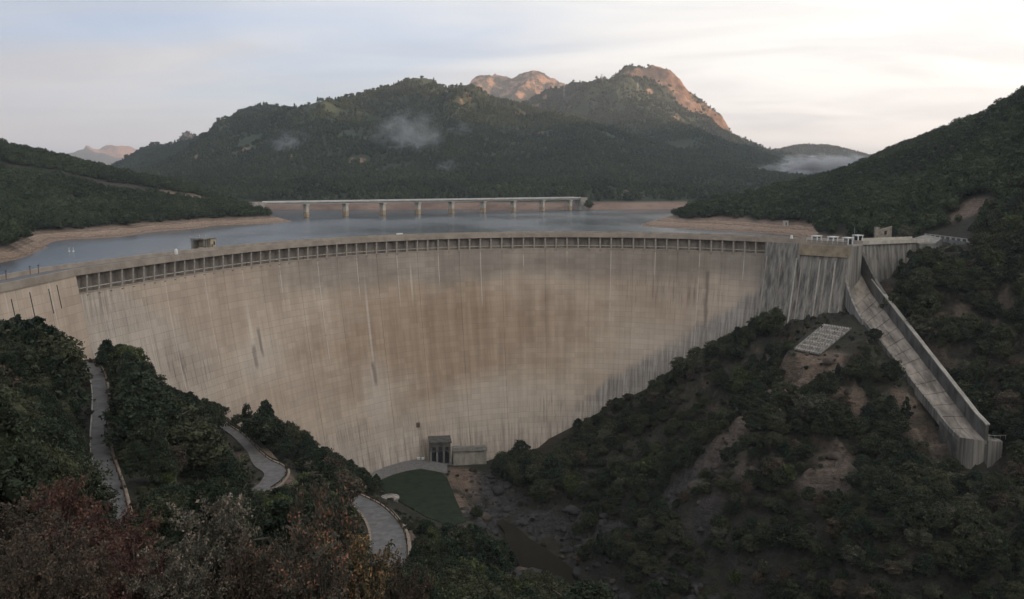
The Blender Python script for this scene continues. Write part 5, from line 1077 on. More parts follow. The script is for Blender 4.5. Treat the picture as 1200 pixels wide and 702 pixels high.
def crown_mesh(name, kind, mat, seed, h=1.0, nclump=60, per=26, leaf=0.11, core=True):
    """unit crown: total tree height 1, crown radius about 0.32-0.4; returned as quads"""
    rg = np.random.default_rng(seed); cents = []; rad = []
    for k in range(nclump):
        u = rg.random()
        if kind == 'pine':       # loose tiers tapering upward
            z = 0.28 + 0.68 * u ** 0.9; r = (0.30 * (1 - u) ** 0.75 + 0.05) * rg.uniform(0.5, 1.05); t = rg.uniform(0, 2 * math.pi)
            cents.append((r * math.cos(t), r * math.sin(t), z + rg.normal() * 0.02)); rad.append(0.10 * (1.15 - 0.6 * u))
        elif kind == 'cone':
            z = 0.12 + 0.86 * u; r = (0.27 * (1 - u) ** 0.9 + 0.012) * rg.uniform(0.55, 1.0); t = rg.uniform(0, 2 * math.pi)
            cents.append((r * math.cos(t), r * math.sin(t), z)); rad.append(0.085 * (1.1 - 0.7 * u))
        else:                    # round, uneven crown
            v = rg.normal(size=3); v /= np.linalg.norm(v); q = rg.uniform(0.45, 1.0) ** 0.5
            lob = 0.78 + 0.35 * math.sin(3 * math.atan2(v[1], v[0]) + seed) * 0.5 + 0.2 * rg.normal() * 0.5
            zc = 0.56 if kind != 'shrub' else 0.45; rz = 0.40 if kind != 'shrub' else 0.45
            cents.append((0.40 * v[0] * q * lob, 0.40 * v[1] * q * lob, zc + rz * v[2] * q * (0.9 if v[2] > 0 else 0.75))); rad.append(0.10 * rg.uniform(0.6, 1.25))
    cents = np.array(cents); rad = np.array(rad); VV, FF, nb = [], [], 0
    for c, r in zip(cents, rad):
        d = rg.normal(size=(per, 3)); d /= np.linalg.norm(d, axis=1)[:, None]; d[:, 2] = np.where(d[:, 2] < -0.3, -d[:, 2] * 0.5, d[:, 2])
        V, Fc = leaf_quads(c + d * r * rg.uniform(0.6, 1.05, (per, 1)), leaf, rg, 0.15); VV.append(V); FF.append(Fc + nb); nb += len(V)
    if core:                      # leaf-coloured lumps added inside the crown to block light passing through
        for c, r in zip(cents[::3], rad[::3]):
            V = IV1 * (r * 0.55) * (1 + 0.25 * rg.normal(size=(len(IV1), 1))) + c; Fq = np.concatenate([IF1, IF1[:, 2:3]], 1)
            VV.append(V); FF.append(None); FF[-1] = (IF1 + nb); nb += len(V)
    V = np.concatenate(VV); faces = []
    for f in FF: faces += [tuple(q) for q in f.tolist()]
    me = bpy.data.meshes.new(name); me.from_pydata(V.tolist(), [], faces); me.materials.append(mat); return me
def trunk_mesh(name, kind, seed):
    rg = np.random.default_rng(seed + 50); mb = MB(); top = {'pine': 0.85, 'cone': 0.9, 'round': 0.5, 'shrub': 0.4}[kind]; r0 = 0.028
    pts = [np.array([0.012 * rg.normal() * k, 0.012 * rg.normal() * k, -0.06 + (top + 0.06) * k / 4]) for k in range(5)]
    for k in range(4): mb.bar(pts[k], pts[k + 1], (r0 * (1 - 0.2 * k), r0 * (1 - 0.2 * (k + 1))), 6)
    for k in range(6):
        b = pts[1 + k % 3] + (pts[2 + k % 3] - pts[1 + k % 3]) * rg.random(); t = rg.uniform(0, 2 * math.pi); L = rg.uniform(0.15, 0.27)
        mb.bar(b, b + np.array([L * math.cos(t), L * math.sin(t), L * (0.9 if kind in ('round', 'shrub') else 0.25)]), (r0 * 0.55, r0 * 0.15), 5)
    me = mb.mesh(name); me.materials.append(BARK); return me
KIND = {'oak_a': ('round', 'oak', 1), 'oak_b': ('round', 'oak', 2), 'oak_c': ('round', 'oak', 3), 'pine_a': ('pine', 'pine', 4), 'pine_b': ('pine', 'pine', 5), 'cone_a': ('cone', 'pine', 6), 'pale_a': ('shrub', 'pale', 7), 'bright_a': ('round', 'bright', 8), 'dry_a': ('shrub', 'dry', 9)}
CROWN, TRUNK = {}, {}
for k, (sh, mt, sd) in KIND.items():
    CROWN[k] = crown_mesh('crown', sh, LEAF[mt], sd, nclump=110, per=34, leaf=0.033 if sh != 'shrub' else 0.038); TRUNK[k] = trunk_mesh('trunk', sh, sd)
NEAR = {}
for k, src in (('oak', 'oak_a'), ('pine', 'pine_a'), ('oak2', 'oak_b')):
    sh, mt, sd = KIND[src]; NEAR[k] = crown_mesh('crown', sh, LEAF[mt], sd + 90, nclump=190, per=75, leaf=0.0165)
NAMES = {'round': 'oak_tree', 'pine': 'pine_tree', 'cone': 'conifer_tree', 'shrub': 'shrub'}
n_trees = [0]
def tree(kind, base, h, w, rz, label, cat='tree', group=None, name=None):
    sh = KIND[kind][0]; e = empty(name or NAMES[sh], base, rz); e.scale = (h * w, h * w, h); tag(e, label, cat, group)
    link('trunk', TRUNK[kind], e); near = {'oak_a': 'oak', 'oak_b': 'oak2', 'oak_c': 'oak', 'pine_a': 'pine', 'pine_b': 'pine', 'cone_a': 'pine'}.get(kind) if base[1] < 128 and sh != 'cone' else None
    link('crown', NEAR[near] if near else CROWN[kind], e); n_trees[0] += 1; return e

# low detail crowns for the woods on the hills
def far_crown(name, kind, seed, n, leaf, mat):
    rg = np.random.default_rng(seed); cs = []
    for k in range(n):
        u = rg.random(); t = rg.uniform(0, 6.283)
        if kind == 'cone': z = 0.05 + 0.92 * u; r = 0.30 * (1 - u) ** 0.8 * rg.uniform(0.7, 1) + 0.02; cs.append((r * math.cos(t), r * math.sin(t), z))
        else:
            v = rg.normal(size=3); v /= np.linalg.norm(v); v *= rg.uniform(0.75, 1.0); cs.append((0.42 * v[0], 0.42 * v[1], 0.5 + 0.45 * abs(v[2]) * (1 if v[2] > 0 else -0.8)))
    V, Fc = leaf_quads(np.array(cs), leaf, rg, 0.2); core = IV1 * np.array([0.30, 0.30, 0.36]) * (1 + 0.15 * rg.normal(size=(len(IV1), 1))) + (0, 0, 0.48)
    if kind == 'cone': core = IV1 * np.array([0.17, 0.17, 0.38]) + (0, 0, 0.42)
    faces = [tuple(q) for q in Fc.tolist()] + [tuple(q) for q in (IF1 + len(V)).tolist()]
    me = bpy.data.meshes.new(name); me.from_pydata(np.concatenate([V, core]).tolist(), [], faces); me.materials.append(mat); return me
def scatter(name, protos, pts, hs, ws, idx, label, cat='woodland'):
    """one object of many trees: points carrying size, turned into instances"""
    pts = np.asarray(pts, np.float32); me = bpy.data.meshes.new(name); me.vertices.add(len(pts)); me.vertices.foreach_set('co', pts.ravel())
    def at(nm, ty, arr, key='value'): a_ = me.attributes.new(nm, ty, 'POINT'); a_.data.foreach_set(key, np.asarray(arr).ravel())
    sc = np.stack([hs * ws, hs * ws, hs], -1).astype(np.float32); at('tsize', 'FLOAT_VECTOR', sc, 'vector')
    rot = np.zeros((len(pts), 3), np.float32); rot[:, 2] = rng.uniform(0, 6.283, len(pts)); rot[:, :2] = rng.normal(0, 0.05, (len(pts), 2)); at('trot', 'FLOAT_VECTOR', rot, 'vector')
    at('tkind', 'INT', np.asarray(idx, np.int32))
    col = bpy.data.collections.new(name + '_kinds')
    for i, m_ in enumerate(protos):
        o_ = bpy.data.objects.new('%s_kind_%02d' % (name, i), m_); col.objects.link(o_)
    ng = bpy.data.node_groups.new(name, 'GeometryNodeTree'); ng.interface.new_socket('Geometry', in_out='INPUT', socket_type='NodeSocketGeometry'); ng.interface.new_socket('Geometry', in_out='OUTPUT', socket_type='NodeSocketGeometry')
    nn, ll = ng.nodes, ng.links; gi = nn.new('NodeGroupInput'); go = nn.new('NodeGroupOutput'); ip = nn.new('GeometryNodeInstanceOnPoints'); ci = nn.new('GeometryNodeCollectionInfo')
    ci.inputs['Collection'].default_value = col; ci.inputs['Separate Children'].default_value = True; ci.inputs['Reset Children'].default_value = True
    def na(nm, ty): q = nn.new('GeometryNodeInputNamedAttribute'); q.data_type = ty; q.inputs['Name'].default_value = nm; return q.outputs['Attribute']
    er = nn.new('FunctionNodeEulerToRotation'); ll.new(na('trot', 'FLOAT_VECTOR'), er.inputs[0])
    ll.new(gi.outputs[0], ip.inputs['Points']); ll.new(ci.outputs[0], ip.inputs['Instance']); ip.inputs['Pick Instance'].default_value = True
    ll.new(na('tkind', 'INT'), ip.inputs['Instance Index']); ll.new(er.outputs[0], ip.inputs['Rotation']); ll.new(na('tsize', 'FLOAT_VECTOR'), ip.inputs['Scale']); ll.new(ip.outputs[0], go.inputs[0])
    o = bpy.data.objects.new(name, me); COL.objects.link(o); md = o.modifiers.new('trees', 'NODES'); md.node_group = ng
    tag(o, label, cat, kind='stuff'); return o

def visible(P, steps=48):
    """is the straight line from the camera to P clear of the built terrain"""
    ok = np.ones(len(P), bool); c = np.array([0, 0, CAM_Z])
    for t in np.linspace(0.1, 0.97, steps):
        q = c + (P - c) * t; ok &= q[:, 2] > ground(q[:, 0], q[:, 1]) - 0.3
    return ok
def jitter_grid(x0, x1, y0, y1, s, j=0.42):
    gx, gy = np.meshgrid(np.arange(x0, x1, s), np.arange(y0, y1, s)); n = gx.size
    return gx.ravel() + rng.uniform(-j, j, n) * s, gy.ravel() + rng.uniform(-j, j, n) * s
def dam_clear(x, y):
    th = np.arctan2(y - C0[1], x - C0[0]); th = np.where(th < -1, th + 2 * math.pi, th); rr = np.hypot(x - C0[0], y - C0[1]); rc = np.polyval(_pf, np.clip(th, 0.55, 3.5) - 1.9)
    z = ground(x, y); d = rr - (rc - batter(z))
    on = (d > -1.6) & (d < 26) & (th > 0.55) & (th < 3.5)
    on |= (x > -112) & (x < -96.5) & (y > 130) & (y < 206)
    on |= seg_dist(x, y, [(*W0, 0), (*W1, 0)])[0] < 6
    on |= seg_dist(x, y, [(*A_, 0), (*P_END, 0)])[0] < 7.5
    return ~on
def free_ground(x, y, m=0.0):
    ok = dam_clear(x, y)
    ok &= seg_dist(x, y, ROAD1)[0] > 2.2 + m; ok &= seg_dist(x, y, ROAD2)[0] > 2.9 + m; ok &= seg_dist(x, y, ROAD3)[0] > 3.6 + m
    ok &= poly_dist(x, y, PAD) > 0.8 + m; ok &= seg_dist(x, y, RIVER)[0] > 8 + m; ok &= seg_dist(x, y, CH_AX)[0] > 6.3 + m
    ok &= poly_dist(x, y, [p[:2] for p in APRON]) > 1.0 + m
    ok &= seg_dist(x, y, [(*(FT + fd * -6 + fn * 3), 0), (*(FT + fd * 20 + fn * 3), 0)])[0] > 5
    ok &= np.hypot(x - tk[0], y - tk[1]) > 4
    ok &= seg_dist(x, y, [(RWA[0], RWA[1], 0), (RWB[0], RWB[1], 0)])[0] > 2.5; ok &= poly_dist(x, y, [p[:2] for p in rp_]) > 1.5; ok &= np.hypot(x - ru[0], y - ru[1]) > 5
    return ok
# named single trees: pixel of the foot, distance, height, width
SINGLE = [
 ('cone_a', (26, 446), 150, 11.5, 0.9, 'pointed dark conifer standing highest in the wood at the left edge', 'conifer_tree'),
 ('pine_a', (128, 462), 182, 11.5, 0.85, 'tall pine right of the point where the upper road reaches the dam', 'pine_tree'),
 ('pine_b', (152, 468), 180, 10.0, 1.15, 'broad pine between the upper road and the dam wall', 'pine_tree'),
 ('oak_a', (290, 494), 250, 5.6, 0.85, 'small round lone tree standing against the dam face', 'oak_tree'),
 ('oak_b', (252, 492), 243, 5.4, 1.7, 'low wide dark tree at the end of the lower road', 'oak_tree'),
 ('pine_a', (312, 520), 246, 12.5, 0.75, 'taller light-topped tree right of the lone round tree before the dam', 'pine_tree'),
 ('oak_c', (340, 524), 250, 8.0, 1.2, 'rounded tree below the light-topped tree on the left bank', 'oak_tree'),
 ('oak_c', (908, 400), 290, 12.0, 0.75, 'tallest tree on the right spur, in front of the spillway blocks', 'oak_tree'),
 ('bright_a', (196, 605), 118, 6.4, 1.25, 'yellow-green tree brightest among the dark trees right of the upper road', 'oak_tree'),
 ('oak_b', (1024, 408), 268, 6.6, 1.3, 'dark round tree overlapping the left edge of the spillway chute', 'oak_tree'),
 ('bright_a', (690, 247), 985, 13, 1.1, 'yellow-green tree at the right end of the long bridge', 'oak_tree'),
 ('pale_a', (1060, 282), 352, 8.0, 1.1, 'olive-coloured tree right of the stone ruin', 'olive_tree'),
 ('oak_a', (305, 640), 120, 8.5, 1.0, 'dark green round tree behind the two pale foreground bushes', 'oak_tree'),
 ('bright_a', (331, 243), 1035, 12.0, 1.2, 'pale green tree above the left end of the long bridge', 'oak_tree'),
]
for k, (kd, (px, py), Y, h, w, lab, nm) in enumerate(SINGLE):
    b = aty(px, py, Y); g = float(ground(b[0], b[1])) if Y < 900 else b[2]
    top = b[2] + h                                 # the crown's top stays where the photograph shows it
    base = min(g, b[2]) if abs(g - b[2]) > 0.5 else g
    if g > b[2]: base = g
    hh = max(top - base, 3.5)
    tree(kd, (b[0], b[1], base), hh, w * h / hh if hh > h else w, k * 1.7, lab, name=nm)
# the wood on the near slopes
x, y = jitter_grid(-135, 190, 45, 335, 3.1)
sight = (np.abs(x / np.maximum(y, 1)) < 0.66)
x, y = x[sight], y[sight]; z = ground(x, y)
keep = free_ground(x, y) & (bare_amount(x, y, z) < 0.35)
dens = fbm(x / 16 + 3, y / 16, 3); keep &= dens > np.where(x > 5, 0.25, 0.3)
keep &= ~((y > 255) & (x > -60) & (x < -6) & (z < -76) & (rng.random(len(x)) < 0.8))
x, y, z, dens = x[keep], y[keep], z[keep], dens[keep]
h = np.clip(rng.normal(5.6, 1.9, len(x)) * (0.55 + 0.9 * dens), 1.9, 10.5)
lowright = (x > 20) & (z < -50); h = np.where(lowright, h * 0.75, h)
leftw = (x < -30) & (y < 220); h = np.where(leftw, h * 1.28, h)
# keep the sight lines of the photograph open: nothing may hide roads, lawn or the dam foot
def blocks(x, y, z, h):
    px, py, d = to_px(np.stack([x, y, z + h], -1)); r = h * 0.36 * F_PX / d
    _, pb_, _ = to_px(np.stack([x, y, z], -1))
    bad = np.zeros(len(x), bool)
    for pts in ([(112, 440, 13), (117, 480, 13), (117, 510, 13), (124, 545, 11), (131, 575, 9)], [(274, 508, 9), (324, 552, 22), (305, 560, 10)], [(435, 595, 16), (450, 620, 20), (455, 642, 18)], [(480, 560, 26), (510, 575, 28), (530, 600, 18), (517, 527, 14), (545, 529, 12), (600, 620, 14), (630, 650, 26), (470, 590, 15)], [(1090, 278, 9), (1110, 280, 9), (1130, 283, 9), (1050, 283, 12)]):
        for qx, qy, rr in pts: bad |= (np.abs(px - qx) < rr + r) & (py < qy + rr * 0.6) & (pb_ > qy - rr * 0.6)
    return bad
bl_ = blocks(x, y, z, h); x, y, z, h = x[~bl_], y[~bl_], z[~bl_], h[~bl_]
# trim trees that would rise in front of the dam higher than the photograph's tree line
LINE = np.array([(-50, 372), (0, 372), (20, 368), (40, 376), (70, 392), (95, 415), (112, 425), (120, 402), (150, 405), (180, 440), (215, 462), (240, 472), (300, 476), (340, 488), (370, 520), (400, 535), (440, 556), (470, 600), (520, 620), (560, 545), (572, 515), (620, 505), (650, 490), (690, 465), (730, 455), (760, 440), (800, 412), (840, 395), (880, 372), (905, 362), (925, 385), (935, 410), (990, 420), (1010, 400), (1030, 400), (1060, 425), (1090, 470), (1130, 530), (1175, 560), (1200, 470)])
px, py, d = to_px(np.stack([x, y, z + h], -1)); lim = np.interp(px, LINE[:, 0], LINE[:, 1]) + np.abs(rng.normal(0, 11, len(px))) - 4; over = (lim - py) / F_PX * d
tr = (px < 1000) | ((px < 1180) & (px - 1000 < (py - 300) * 0.78))
h = np.where(tr & (over > 0), h - over, h); k = h > 2.0; x, y, z, h = x[k], y[k], z[k], h[k]
w = rng.uniform(0.85, 1.35, len(x)); w = np.where(h < 3.5, w * 1.35, w)
kinds = list(KIND); tex = fbm(x / 30 + 9, y / 30, 3)
kid = np.where(rng.random(len(x)) < np.where(x < 0, 0.62, 0.22), rng.choice([3, 4], len(x)), rng.choice([0, 1, 2], len(x)))
kid = np.where(rng.random(len(x)) < np.where((x > 10) & (z < -40), 0.16, 0.05), rng.choice([6, 8], len(x)), kid); kid = np.where((rng.random(len(x)) < np.where(x < 0, 0.12, 0.05)), 5, kid); kid = np.where((tex > 0.6) & (rng.random(len(x)) < 0.12), 7, kid)
P = np.stack([x, y, z + h * 0.85], -1); px, py, d = to_px(P); vis = visible(P) & (px > -20) & (px < 1220) & (py < 730)
size = np.where(vis, h * w / d, 0); order = np.argsort(-size)
n_ind = 300 - len(SINGLE); ind = order[:n_ind]; rest = order[n_ind:]
MARKS = [(110, 430, 'the top of the upper road'), (116, 470, 'the far half of the upper road'), (118, 515, 'the middle of the upper road'), (130, 575, 'the near end of the upper road'), (26, 395, 'the highest pointed conifer'), (132, 420, 'the tall pine by the upper road'),
 (192, 570, 'the yellow-green tree'), (290, 482, 'the small lone tree against the dam'), (320, 550, 'the hairpin bend'), (268, 502, 'the far end of the lower road'), (448, 612, 'the lower road bend'), (457, 582, 'the round tank'), (450, 563, 'the far left corner of the lawn'), (542, 612, 'the near tip of the lawn'),
 (517, 525, 'the outlet building'), (550, 527, 'the retaining wall'), (640, 655, 'the river'), (908, 380, 'the tallest tree on the right spur'), (962, 398, 'the concrete apron'), (1070, 440, 'the middle of the chute'), (1130, 518, 'the lower end of the chute'), (1008, 345, 'the head of the chute'), (1178, 535, 'the chute end platform'),
 (75, 585, 'the reddish foreground bushes'), (245, 585, 'the pale foreground bush'), (365, 580, 'the red-tipped foreground bush'), (305, 600, 'the dark tree behind the pale bushes'), (1080, 285, 'the right wing of the dam'), (1110, 272, 'the roadside wall'), (690, 485, 'the right foot of the dam'), (800, 430, 'the grey stain low on the dam'), (850, 520, 'the ochre rock rib'), (60, 470, 'the dark heart of the left wood')]
ORD = ['', 'second ', 'third ', 'fourth ', 'fifth ', 'sixth ', 'seventh ', 'eighth ', 'ninth ', 'tenth ', 'eleventh ', 'twelfth '] + [q + ' ' for q in 'thirteenth fourteenth fifteenth sixteenth seventeenth eighteenth nineteenth twentieth'.split()] + ['twenty-' + q + ' ' for q in 'first second third fourth fifth sixth seventh eighth ninth'.split()]
rows = []
for i in ind:
    kd = kinds[kid[i]]; sh, mt = KIND[kd][:2]
    what = {'oak': 'dark round-crowned tree', 'bright': 'yellow-green round tree', 'pine': 'loose-crowned pine', 'pale': 'pale grey-green shrub', 'dry': 'dry brown shrub'}[mt]
    if sh == 'cone': what = 'slim pointed conifer'
    dd = [math.hypot(px[i] - m[0], py[i] - m[1]) for m in MARKS]; m = int(np.argmin(dd)); dx, dy = px[i] - MARKS[m][0], py[i] - MARKS[m][1]
    where = ('right of' if dx > 0 else 'left of') if abs(dx) > abs(dy) * 0.8 else ('below' if dy > 0 else 'above')
    rows.append((what, where, MARKS[m][2], dd[m], i))
seen = {}
for what, where, mark, dist, i in sorted(rows, key=lambda r: r[3]):
    n_ = seen.get((what, where, mark), 0); seen[(what, where, mark)] = n_ + 1
    lab = (('nearest ' if n_ == 0 else ORD[min(n_, 28)] + 'nearest ') + what + ' ' + where + ' ' + mark)
    kd = kinds[kid[i]]; sh = KIND[kd][0]
    tree(kd, (x[i], y[i], z[i] - 0.15), h[i], w[i], float(rng.uniform(0, 6.28)), lab, 'shrub' if sh == 'shrub' else 'tree', 'trees and shrubs on the near valley slopes')
rest = rest[np.where(rest >= 0)]
kid2 = np.where((y < 128) & (kid < 6), 9 + rng.integers(0, 3, len(x)), kid)
scatter('woodland', [CROWN[k] for k in kinds] + [NEAR['oak'], NEAR['pine'], NEAR['oak2']], np.stack([x, y, z - 0.15], -1)[rest], h[rest], w[rest], kid2[rest], 'scattered smaller trees and scrub filling the near valley slopes')
# low scrub and tufts between the trees
sx, sy = jitter_grid(-130, 185, 60, 330, 2.3); k = (np.abs(sx / sy) < 0.66); sx, sy = sx[k], sy[k]; sz = ground(sx, sy)
ba = bare_amount(sx, sy, sz); k = free_ground(sx, sy, -1.1) & (poly_dist(sx, sy, PAD) > 0.5) & (rng.random(len(sx)) < np.where(ba > 0.5, 0.22, 0.6)) & (fbm(sx / 7, sy / 7, 2) > 0.42); sx, sy, sz = sx[k], sy[k], sz[k]
scatter('undergrowth', [CROWN['pale_a'], CROWN['dry_a'], CROWN['oak_b']], np.stack([sx, sy, sz - 0.2], -1), rng.uniform(0.6, 1.6, len(sx)), rng.uniform(1.0, 1.7, len(sx)), rng.choice([0, 1, 2], len(sx), p=[0.25, 0.25, 0.5]), 'low scrub between the trees on the valley slopes', 'undergrowth')
# woods on the hills beside the reservoir
MIDP = [far_crown('mid_crown', 'round', 21, 260, 0.075, LEAF['far']), far_crown('mid_crown', 'round', 22, 260, 0.075, LEAF['far']), far_crown('mid_crown', 'cone', 23, 240, 0.065, LEAF['far'])]
x, y = jitter_grid(-650, 620, 300, 960, 4.3); z = ground(x, y); far_ok = (np.abs(x / y) < 0.64) & (z > np.where(x < 0, -8.4, -6.6)) & dam_clear(x, y) & (bare_amount(x, y, z) < 0.4)
far_ok &= (y > 335) | (x > 120); fpx, fpy, _d = to_px(np.stack([x, y, z + 6.5], -1)); far_ok &= ~((fpx > 1072) & (fpx < 1150) & (fpy < 290) & (y < RWA[1] - 1)); far_ok &= seg_dist(x, y, [(RWA[0], RWA[1], 0), (RWB[0], RWB[1], 0)])[0] > 4; far_ok &= poly_dist(x, y, [p[:2] for p in rp_]) > 3; far_ok &= np.hypot(x - ru[0], y - ru[1]) > 6; far_ok &= np.hypot(x - hu[0], y - hu[1] + 6) > 9; far_ok &= ~((np.abs((x - BA[0]) * bn[0] + (y - BA[1]) * bn[1]) < 14))
x, y, z = x[far_ok], y[far_ok], z[far_ok]; h = np.clip(rng.normal(5.2, 1.3, len(x)), 2.6, 9) * (0.7 + 0.6 * fbm(x / 40, y / 40, 2))
scatter('hillside_wood', MIDP, np.stack([x, y, z - 0.3], -1), h, rng.uniform(0.95, 1.5, len(x)), rng.choice([0, 1, 2], len(x), p=[0.42, 0.38, 0.2]), 'dark wood covering the hills on both sides of the reservoir')
# forest on the mountain
FARP = [far_crown('far_crown', 'round', 31, 60, 0.15, LEAF['far']), far_crown('far_crown', 'cone', 32, 60, 0.13, LEAF['far'])]
x, y = jitter_grid(-1250, 1450, 1000, 3050, 8.0); z = MT.z(x, y); c = MT.z(x, y, MT.cl)
k = (np.abs(x / y) < 0.62) & (z > -3) & (rng.random(len(x)) > c * 1.15) & (rng.random(len(x)) > 0.5 * sstep(190, 300, z)); k &= fbm(x / 90, y / 90, 3) > 0.27; 
gyy, gxx = np.gradient(MT.Z, 8); facing = (x * MT.z(x, y, gxx) + y * MT.z(x, y, gyy)) / np.hypot(x, y); k &= facing > -0.12
x, y, z = x[k], y[k], z[k]
def hill_forest(M_, sp, label, lo=5):
    x_, y_ = jitter_grid(M_.gx[0], M_.gx[-1], M_.gy[0], M_.gy[-1], sp); z_ = M_.z(x_, y_); k_ = (np.abs(x_ / y_) < 0.62) & (z_ > 40) & (rng.random(len(x_)) > M_.z(x_, y_, M_.cl) * 1.3); x_, y_, z_ = x_[k_], y_[k_], z_[k_]
    scatter('hill_forest', FARP, np.stack([x_, y_, z_ - 0.5], -1), np.clip(rng.normal(9, 2, len(x_)), 4, 14), rng.uniform(0.9, 1.4, len(x_)), rng.choice([0, 1], len(x_)), label)
hill_forest(MT4, 10, 'forest on the low distant hill beyond the right valley'); hill_forest(MT5, 10, 'thin forest on the small pointed peak at far left')
scatter('mountain_forest', FARP, np.stack([x, y, z - 0.5], -1), np.clip(rng.normal(7.6, 1.7, len(x)), 4, 12), rng.uniform(0.9, 1.4, len(x)), rng.choice([0, 1], len(x), p=[0.6, 0.4]), 'dense forest covering the mountain beyond the reservoir')

# ------------------------------------------------------------------ foreground bushes and ledge
def bush_mats():
    return {
     'red': leaf_mat('red_brown_leaves', (0.075, 0.041, 0.034), (0.100, 0.053, 0.043), (0.16, 0.085, 0.062), amount=0.3, pscale=1.5),
     'brown': leaf_mat('grey_brown_leaves', (0.055, 0.048, 0.036), (0.075, 0.06, 0.045), (0.11, 0.07, 0.055), amount=0.3, pscale=1.5),
     'pale': leaf_mat('silvery_leaves', (0.075, 0.075, 0.055), (0.095, 0.09, 0.07), (0.22, 0.175, 0.145), amount=0.36, pscale=1.2),
     'mixed': leaf_mat('red_tipped_leaves', (0.055, 0.055, 0.042), (0.07, 0.066, 0.05), (0.20, 0.095, 0.065), amount=0.3, pscale=1.3),
     'orange': leaf_mat('orange_leaves', (0.075, 0.070, 0.045), (0.09, 0.08, 0.05), (0.30, 0.17, 0.08), amount=0.4, pscale=1.5)}
BM = bush_mats()
TWIG = simple_mat('twigs', (0.08, 0.064, 0.052), var=0.3, scale=6)
def bush_parts(seed, nstem=22, ntw=9, nleaf=44, leaf=0.022):
    """unit bush, height 1, radius about 0.55"""
    rg = np.random.default_rng(seed); st = MB(); L = []
    for k in range(nstem):
        t = rg.uniform(0, 6.283); lean = rg.uniform(0.05, 0.6); H = rg.uniform(0.6, 1.0) * (1 - 0.35 * lean)
        p0 = np.array([0.08 * math.cos(t), 0.08 * math.sin(t), -0.05]); p1 = np.array([lean * 0.55 * math.cos(t), lean * 0.55 * math.sin(t), H * 0.55]); p2 = np.array([lean * math.cos(t + 0.2), lean * math.sin(t + 0.2), H])
        st.bar(p0, p1, (0.014, 0.009), 5); st.bar(p1, p2, (0.009, 0.003), 5)
        for j in range(ntw):
            u = rg.uniform(0.25, 1.0); b = p0 + (p1 - p0) * u * 2 if u < 0.5 else p1 + (p2 - p1) * (u - 0.5) * 2
            d = rg.normal(size=3) * 0.8 + np.array([math.cos(t) * 0.6, math.sin(t) * 0.6, 0.6]); d /= np.linalg.norm(d); ln = rg.uniform(0.09, 0.22); e = b + d * ln
            st.bar(b, e, (0.004, 0.0015), 3)
            q = b + (e - b) * rg.uniform(0.15, 1.05, (nleaf, 1)) + rg.normal(0, 0.024, (nleaf, 3)); L.append(q)
    V, Fc = leaf_quads(np.concatenate(L), leaf, rg, 0.1); return st, V, Fc
BP = [bush_parts(61), bush_parts(62), bush_parts(63, 28, 8, 38, 0.020)]
BUSH_ME = {}
def bush(px, py, Y, wpx, kind, var, label, name='bush'):
    top = aty(px, py, Y); g = float(ground(top[0], top[1])); hh = max(top[2] - g, 1.0); wd = wpx / F_PX * Y
    if (kind, var) not in BUSH_ME: BUSH_ME[(kind, var)] = tris_mesh('foliage', BP[var][1], BP[var][2], BM[kind])
    if ('t', var) not in BUSH_ME: m_ = BP[var][0].mesh('stems'); m_.materials.append(TWIG); BUSH_ME[('t', var)] = m_
    e = empty(name, (top[0], top[1], g), rng.uniform(0, 6.28)); e.scale = (wd / 1.05, wd / 1.05, hh * 1.02); tag(e, label, 'bush', 'leafy bushes in the foreground')
    link('stems', BUSH_ME[('t', var)], e); link('foliage', BUSH_ME[(kind, var)], e)
bush(12, 588, 33, 120, 'brown', 0, 'grey-brown bush at the lower left edge of the picture')
bush(62, 562, 36, 110, 'red', 1, 'highest reddish bush in the lower left foreground')
bush(55, 610, 28, 120, 'brown', 2, 'dull brown bush below the highest reddish bush')
bush(112, 592, 33, 110, 'red', 0, 'dark red bush in the middle of the reddish foreground bushes')
bush(150, 625, 28, 110, 'red', 2, 'low dark red bush nearest the pale bush')
bush(246, 578, 33, 130, 'pale', 1, 'pale bush with silvery leaf tips, tallest of the pale foreground bushes')
bush(208, 628, 28, 110, 'pale', 2, 'low pale bush at the foot of the tall silvery bush')
bush(285, 636, 29, 100, 'brown', 1, 'dull green-brown bush between the silvery bush and the red-tipped bush')
bush(366, 570, 35, 115, 'mixed', 0, 'tall grey-green bush with red leaf tips in the foreground')
bush(332, 612, 30, 105, 'mixed', 2, 'grey bush with scattered red leaves left of the tall red-tipped bush')
bush(412, 622, 33, 95, 'orange', 1, 'low bush speckled with orange leaves beside the lower road')
bush(380, 640, 27, 120, 'mixed', 1, 'low dark bush in front of the tall red-tipped bush')
bush(465, 655, 40, 70, 'brown', 0, 'small dark bush at the bottom, right of the orange-speckled bush')
bush(30, 640, 21, 110, 'brown', 0, 'dry grey-brown bush in the bottom left corner')
bush(95, 645, 22, 110, 'brown', 1, 'dry brown bush at the bottom below the reddish bushes')
